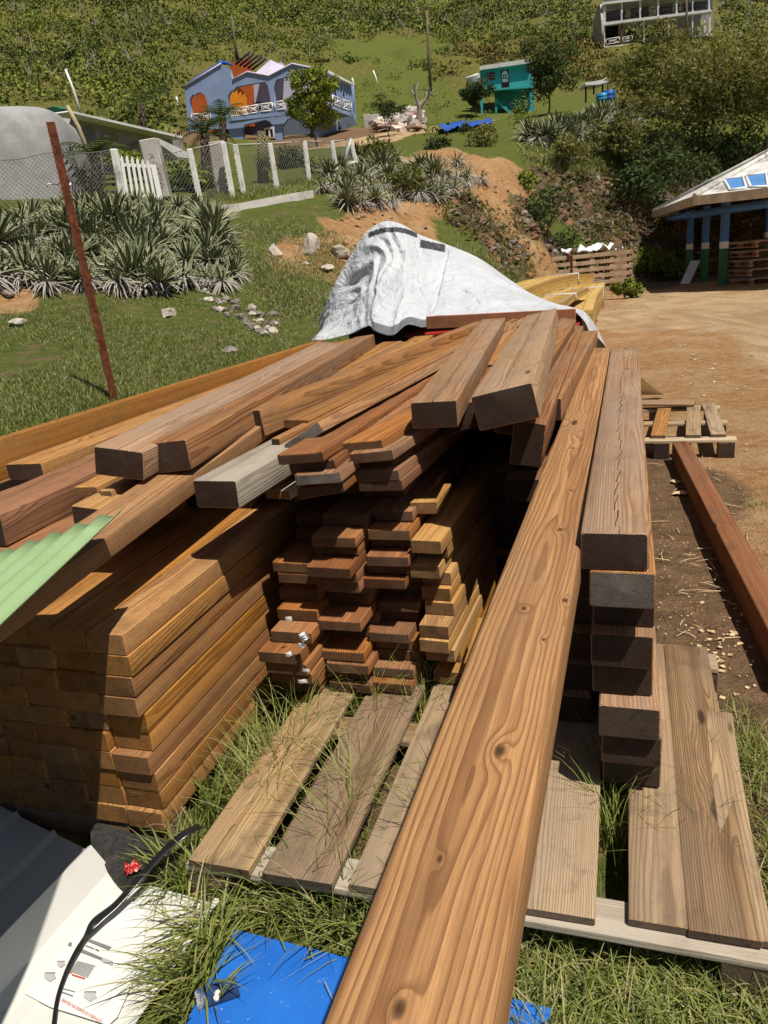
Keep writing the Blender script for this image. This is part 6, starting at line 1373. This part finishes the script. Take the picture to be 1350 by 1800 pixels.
# tags on the decking ends
M['tagp'] = simple('white_tag', (.8, .8, .78), .6, .05, 20); M['ink'] = simple('tag_ink', (.03, .03, .03), .6)
for k, (x, y, u0, w_, h_, an) in enumerate([(508, 1087, 1.885, .024, .014, 5), (535, 1118, 1.86, .032, .026, -25), (530, 1134, 1.86, .022, .018, 10), (509, 1149, 1.86, .028, .014, -15), (539, 1178, 1.88, .024, .012, 15), (533, 1197, 1.88, .034, .013, 0)]):
    p = Pu(x, y, u0 - .012); mw = Matrix(((V.x, U.x, 0, p.x), (V.y, U.y, 0, p.y), (0, 0, 1, p.z), (0, 0, 0, 1))) @ Matrix.Rotation(R(an), 4, 'Y'); mb = MB(); n = 6
    vs = []
    for i in range(n):
        for j in (0, 1): vs.append(mw @ Vector(((i / (n - 1) - .5) * w_, -.004 * math.sin(i * 1.3) - .002, (j - .5) * h_)))
    mb.add(vs, [[i * 2, i * 2 + 2, i * 2 + 3, i * 2 + 1] for i in range(n - 1)]); 
    for r_ in range(2): mb.box((-w_ * .3, -.0075, -h_ * .25 + r_ * h_ * .3), (w_ * .22, -.007, -h_ * .12 + r_ * h_ * .3), mw, 1)
    o = mb.build('tag', [M['tagp'], M['ink']]); tag(o, 'little white printed tag stapled on the left decking ends, %s from top' % ['first', 'second', 'third', 'fourth', 'fifth', 'sixth'][k], 'tag', 'white tags on the decking ends')
# white scrap behind far pallet, chips, twigs
mb = MB(); sc2 = [Pz(1124, 694, .05), Pz(1127, 664, .30), Pz(1137, 672, .24), Pz(1150, 684, .14), Pz(1168, 694, .04)]; mb.add(sc2 + [p + U * .01 - Z * .003 for p in sc2], [[0, 1, 2], [0, 2, 3], [0, 3, 4], [5, 7, 6], [5, 8, 7], [5, 9, 8]]); o = mb.build('bent_scrap', [M['white']]); tag(o, 'bent white scrap sheet behind the far pallet', 'scrap')
M['chip'] = simple('wood_chip', (.58, .42, .24), .85, .3, 20)
mb = MB(); rq = random.Random(77)
def chip(mb, p, s):
    n = rq.randint(4, 6); z_ = p.z + .004; pts = [Vector((p.x + s * math.cos(6.28 * i / n) * rq.uniform(.5, 1.2), p.y + s * math.sin(6.28 * i / n) * rq.uniform(.4, .9), z_ + rq.uniform(0, .5) * s)) for i in range(n)]
    mb.add(pts + [q - Z * .003 for q in pts], [list(range(n)), [n + i for i in range(n)][::-1]] + [[i, n + i, n + (i + 1) % n, (i + 1) % n] for i in range(n)])
for i in range(520):
    if i < 70: x, y, s = rq.gauss(1270, 30), rq.gauss(1145, 32), rq.uniform(.004, .016)
    elif i < 380: x, y, s = rq.uniform(1145, 1345), rq.uniform(800, 1140), rq.uniform(.0015, .006)
    else: x, y, s = rq.uniform(1060, 1350), rq.uniform(560, 800), rq.uniform(.004, .012)
    p = Pz(x, y, 0); chip(mb, Vector((p.x, p.y, hgt(p.x, p.y))), s)
o = mb.build('wood_chips', [M['chip']]); tag(o, 'pale wood chips and bark scattered on the dirt', 'wood chips', kind='stuff')
p = Pz(1188, 860, .004); mb = MB()
for x, y, s in ((1186, 850, .05), (1194, 870, .05)): chip(mb, Pz(x, y, .006), s)
o = mb.build('bark_flake', [M['chip']]); tag(o, 'large pale bark flake on the soil beside the lone beam', 'bark')
mb = MB()
for i in range(60):
    p = Pz(rq.uniform(1150, 1340), rq.uniform(790, 1130), .008); a = rq.uniform(0, 3.1); l_ = rq.uniform(.03, .14); d = Vector((math.cos(a), math.sin(a), 0)); mb.tube([p, p + d * l_ * .5 + Vector((rq.uniform(-.01, .01), 0, .004)), p + d * l_], .002, 4)
o = mb.build('twigs', [M['chip']]); tag(o, 'dry twigs and straw scattered on the dark soil', 'twigs', kind='stuff')
# splinters / litter in the lane
mb = MB()
for i in range(170):
    px, py = rq.choice([(rq.uniform(1050, 1340), rq.uniform(505, 560)), (rq.uniform(1150, 1340), rq.uniform(560, 700)), (rq.gauss(1120, 40), rq.gauss(530, 14))]); p = Pz(px, py, 0); s = rq.uniform(.008, .03); p.z = hgt(p.x, p.y); chip(mb, p, s)
o = mb.build('stones', [M['stone']]); tag(o, 'small stones and clods littering the sandy lane', 'stones', kind='stuff')
# ================================================================ GRASS
g = G('grass_blade'); at_ = g.n('SeparateColor', {0: g.n('Attribute', attribute_name='tint').outputs['Color']})
gc = g.mix(at_.outputs[0], (.05, .08, .014), (.33, .36, .085)); gc = g.mix(at_.outputs[1], gc, (.45, .38, .19)); g.bsdf.inputs['Specular IOR Level'].default_value = .35
tr = g.n('BsdfTranslucent', {'Color': gc}); mx = g.n('MixShader', {0: .25, 1: g.bsdf.outputs[0], 2: tr.outputs[0]}); g.nt.links.new(mx.outputs[0], g.nt.nodes['Material Output'].inputs[0])
M['blade'] = g.out(gc, .5)
def blades(name, label, roots, ln, wd, lean, seed, seg=5, dry=.1, t=(.2, .9), dirs=None, cat='grass', kind='stuff', group=None, droop=(.6, 1.8)):
    rg = np.random.default_rng(seed); n = len(roots); roots = np.array(roots, float)
    a = rg.uniform(0, 2 * np.pi, n) if dirs is None else np.array(dirs) + rg.normal(0, .5, n)
    ln = rg.uniform(*ln, n); wd = rg.uniform(*wd, n) * (.8 if ln.max() > .09 else 1); e = np.pi / 2 - rg.uniform(*lean, n); dr = rg.uniform(*droop, n) * 1.0
    h = np.stack([np.cos(a), np.sin(a), 0 * a], 1); tw = rg.uniform(-.9, .9, n)
    side = np.stack([-np.sin(a + tw), np.cos(a + tw), 0 * a], 1); p = roots.copy(); VV = []
    for i in range(seg + 1):
        s = i / seg; w = wd * (1 - s ** 1.8) * .5 + .0002; VV.append(p - side * w[:, None]); VV.append(p + side * w[:, None])
        d = h * np.cos(e)[:, None] + np.array([0, 0, 1.]) * np.sin(e)[:, None]; p = p + d * (ln / seg)[:, None]; e = e - dr / seg * (.3 + 1.4 * s)
    v = np.stack(VV, 1).reshape(-1, 3); k = 2 * (seg + 1); b = (np.arange(n) * k)[:, None]
    f = np.concatenate([b + np.array([[2 * i, 2 * i + 1, 2 * i + 3, 2 * i + 2]]) for i in range(seg)], 0)
    tt = np.zeros((n, 3)); tt[:, 0] = rg.uniform(*t, n); tt[:, 1] = (rg.random(n) < dry) * rg.uniform(.4, 1, n)
    o = link(name, np_mesh(name, v, f, False, {'tint': np.repeat(tt, k, 0)}), [M['blade']]); return tag(o, label, cat, group, kind)
rg6 = np.random.default_rng(66)
def around(px, py, z, n, s): 
    p = Pz(px, py, z); return [(p.x + rg6.normal(0, s), p.y + rg6.normal(0, s), max(z * 0, 0)) for _ in range(n)]
def line(pa, pb, n, s, z=0.0):
    a, b = Pz(*pa, z), Pz(*pb, z); out = []
    for _ in range(n): t = rg6.random(); p = a.lerp(b, t); out.append((p.x + rg6.normal(0, s), p.y + rg6.normal(0, s), z))
    return out
# tufts between the slats
T = [((455, 1470, .0), (510, 1350), 130, .02), ((600, 1550, .0), (640, 1400), 110, .022), ((655, 1300), (665, 1210), 190, .02), ((560, 1280), (590, 1195), 110, .02), ((755, 1570), (790, 1450), 60, .02), ((740, 1310), (765, 1220), 90, .02), ((500, 1400), (555, 1275), 110, .018)]
for k, (a, b, n, s) in enumerate(T):
    n = int(n * 1.9)
    blades('grass_tuft', ['grass tuft between the first two pallet slats, lower', 'grass tuft between the second and third pallet slats, lower', 'tall grass tuft before the decking ends, middle', 'tall grass tuft before the decking ends, left', 'grass left of the long beam on the pallet', 'grass tuft at the foot of the yellow boards', 'grass tuft between the first two pallet slats, upper'][k], line(a[:2], b[:2], n, s), (.12, .34), (.0022, .005), (.05, .75), 100 + k, 6, .12, (.3, 1.), kind='stuff')
blades('grass_tuft', 'grass tuft in the gap right of the long beam', line((1075, 1500), (1060, 1400), 190, .014), (.12, .28), (.0025, .005), (.05, .5), 120, 6, .1, (.35, 1.))
blades('grass_tuft', 'thin grass in the gap before the widest right slat', line((1235, 1600), (1190, 1380), 55, .012), (.12, .26), (.002, .004), (.1, .7), 121, 6, .2, (.35, 1.))
blades('grass_tuft', 'grass tuft beside the left stack and the pallet corner', line((345, 1480), (470, 1250), 260, .025), (.10, .26), (.003, .007), (.05, .8), 122, 6, .1, (.1, .8))
blades('grass_tuft', 'dense leafy tuft beside the strap and the wrapper', [q for q in around(325, 1545, 0, 330, .028)], (.06, .18), (.003, .008), (.2, 1.1), 123, 5, .08, (.2, .8))
blades('grass_tuft', 'long grass leaning over the white flashing', line((345, 1600), (315, 1830), 75, .014, .01), (.10, .24), (.004, .009), (.3, 1.1), 124, 6, .15, (.2, .9), dirs=rg6.choice([1.2, 3.6, 4.4, 3.9], 75))
blades('grass_tuft', 'long grass between the film and the blue panel', line((400, 1610), (340, 1800), 200, .010, .01), (.10, .22), (.004, .009), (.3, 1.0), 125, 6, .15, (.2, .9), dirs=rg6.choice([4.1, 3.8, 1.0, 4.5], 200))
blades('grass_tuft', 'grass under the front edge of the pallet above the blue panel', line((390, 1570), (690, 1660), 430, .022), (.08, .24), (.003, .007), (.2, 1.2), 126, 5, .2, (.1, .8))
blades('grass_tuft', 'broken grass stalks fallen across the blue panel', [(p[0], p[1], .055) for p in line((470, 1650), (640, 1740), 11, .05)], (.12, .26), (.002, .004), (1.35, 1.55), 127, 6, .5, (.3, .9), droop=(0, .25))
# lower right mat of grass
m1 = [Pz(rg6.uniform(880, 1420), rg6.uniform(1640, 1950), 0) for _ in range(3000)]; m1 = [(p.x, p.y, 0) for p in m1]
blades('grass', 'thick green grass at the lower right in front of the pallet', m1, (.05, .13), (.0025, .006), (.3, 1.35), 130, 5, .22, (.1, .9))
m1 = [Pz(rg6.uniform(300, 760), rg6.uniform(1570, 1640), 0) for _ in range(420)]; blades('grass', 'short grass showing round the white and blue sheets', [(p.x, p.y, 0) for p in m1 if not (rg6.random() < .3)], (.03, .09), (.002, .005), (.3, 1.3), 131, 4, .25, (.1, .8))
m1 = line((1310, 1300), (1400, 1620), 420, .03) + line((1290, 1250), (1350, 1380), 220, .05) + line((1380, 1500), (1450, 1700), 300, .05); blades('grass', 'green grass along the right edge of the pallet', m1, (.04, .12), (.002, .005), (.2, 1.2), 132, 5, .15, (.2, .9))
m1 = [(x, y, 0) for x, y, _ in line((1325, 885), (1350, 890), 60, .05)]; blades('grass', 'small grass patch on the dirt at the right edge', m1, (.03, .07), (.002, .004), (.2, 1.2), 133, 4, .2, (.2, .9))
# under-pallet growth
m1 = [tuple(uvz(rg6.uniform(1.3, 2.4), rg6.uniform(-.95, .25), 0)) for _ in range(700)]; blades('grass', 'grass growing up through the pallet', m1, (.05, .15), (.002, .005), (.1, .8), 134, 4, .1, (.1, .7))
# lawn blades, mid distance
def lawn(name, label, poly, n, ln, wd, seed, y0_=4., t=(.1, .8), dry=.15):
    rg = random.Random(seed); out = []; xs = [p[0] for p in poly]; ys = [p[1] for p in poly]
    while len(out) < n:
        x = rg.uniform(min(xs), max(xs)); y = rg.uniform(min(ys), max(ys)); ins = False; j = len(poly) - 1
        for i in range(len(poly)):
            if (poly[i][1] > y) != (poly[j][1] > y) and x < (poly[j][0] - poly[i][0]) * (y - poly[i][1]) / (poly[j][1] - poly[i][1]) + poly[i][0]: ins = not ins
            j = i
        if not ins: continue
        out.append((x, y))
    # sparse ray marches, then jitter around them
    key = out[::12]; R_ = []
    for x, y in key:
        p = gp(x, y, y0_)
        if mnoise.noise(Vector((p.x * .8, p.y * .8, 0))) < -.28: continue
        for _ in range(12): q = (p.x + rg.gauss(0, .14), p.y + rg.gauss(0, .14)); R_.append((*q, hgt(*q) - .005))
    return blades(name, label, R_, ln, wd, (.2, 1.2), seed, 3, dry, t)
lawn('lawn_grass', 'short green lawn grass on the slope behind the lumber at left', [(0, 560), (120, 530), (430, 530), (560, 600), (430, 640), (0, 770)], 60000, (.025, .06), (.003, .006), 140, 4.2, (.1, .6))
lawn('lawn_grass', 'thin grass on the slope between the spiky bed and the tarp', [(400, 400), (560, 380), (620, 440), (560, 560), (480, 560), (430, 470)], 24000, (.04, .08), (.005, .010), 141, 8, (.05, .6), .35)
lawn('bank_grass', 'tufty grass on the bank behind the tarp', [(780, 440), (950, 490), (930, 510), (820, 470)], 7000, (.08, .2), (.008, .016), 142, 12, (.1, .8), .3)
lawn('bank_grass', 'olive grass on the ledge above the rock face', [(900, 262), (1130, 235), (1260, 250), (1130, 320), (960, 300)], 12000, (.15, .4), (.02, .04), 143, 24, (.1, .7), .3)
lawn('verge_grass', 'grass along the foot of the wire fence', [(350, 345), (560, 315), (640, 290), (650, 310), (560, 338), (370, 366)], 9000, (.08, .18), (.008, .015), 144, 14, (.2, .9), .2)
# field tufts
lf = Leaves(); rf = np.random.default_rng(8); n_ = 0
while n_ < 420:
    x = rf.uniform(600, 860); y = rf.uniform(90, 240); p = gp(x, y, 36.)
    if p.y < 40 or p.y > 140: continue
    if kinds(np.array([p.x]), np.array([p.y]))[0, 0] < .35: n_ += 1; continue
    r_ = rf.uniform(.08, .25) if rf.random() < .86 else rf.uniform(.5, 1.1); blob(lf, (p.x, p.y, p.z), r_, 30 if r_ > .4 else 9, .22 if r_ > .4 else .13, .4, .4, .6, rf); n_ += 1
o = link('field_tufts', lf.mesh('field_tufts'), [M['scrub']]); tag(o, 'low tufts and small weeds dotted over the green field', 'weeds', kind='stuff')
# creeping growth on the rock face and the verge in front of the hut
lf = Leaves(); rf = np.random.default_rng(18)
for _ in range(420):
    x = rf.uniform(700, 1345); y = rf.uniform(255, 480); p = gp(x, y, 15.)
    if kinds(np.array([p.x]), np.array([p.y]))[0, 5] < .3: continue
    r_ = rf.uniform(.15, .55); blob(lf, (p.x, p.y, p.z - .1), r_, 60, .13, .35 + rf.normal(0, .1), .3, .8, rf, dead=float(rf.random() < .3), asp=.4)
o = link('bank_creepers', lf.mesh('bank_creepers'), [M['olive']]); tag(o, 'patchy creepers and weeds hanging on the rock face', 'creepers', kind='stuff')
# loose blocks of the rock face
mbk = MB(); rq = random.Random(55); cnt_ = 0
import itertools
ico = bmesh.new(); bmesh.ops.create_icosphere(ico, subdivisions=1, radius=1); iv = [v.co.copy() for v in ico.verts]; ico.verts.index_update(); ifs = [[v.index for v in f.verts] for f in ico.faces]; ico.free()
for _ in range(1500):
    x = rq.uniform(600, 1345); y = rq.uniform(300, 485); p = gp(x, y, 13.); kd = kinds(np.array([p.x]), np.array([p.y]))[0]
    if kd[5] < .35 and not (kd[1] > .5 and rq.random() < .5 and p.z > .4): continue
    s = rq.uniform(.03, .16) * (1 if kd[5] > .35 else .45); m_ = Matrix.Translation(p) @ Matrix.Rotation(rq.uniform(0, 6), 4, 'Z') @ Matrix.Rotation(rq.uniform(-1, 1), 4, 'X') @ Matrix.Diagonal((s * rq.uniform(.7, 1.6), s, s * rq.uniform(.35, .8), 1))
    o_ = Vector((rq.random() * 50, 0, 0)); mbk.add([m_ @ (v * (1 + .5 * mnoise.noise(v * 1.5 + o_))) for v in iv], ifs, (2 if kd[1] > .4 else 0) if rq.random() < .8 else 1)
M['bankrock'] = simple('bank_rock', (.15, .10, .065), .95, .55, 1.4, bump=.6, dirt=(.28, .13, .05), da=.6)
o = mbk.build('loose_rock', [M['bankrock'], M['stoned'], simple('orange_clod', (.34, .185, .085), .95, .4, 1.4, bump=.5, dirt=(.16, .10, .06), da=.6)]); tag(o, 'broken brown rock and rubble studding the cut bank face', 'rock rubble', kind='stuff')
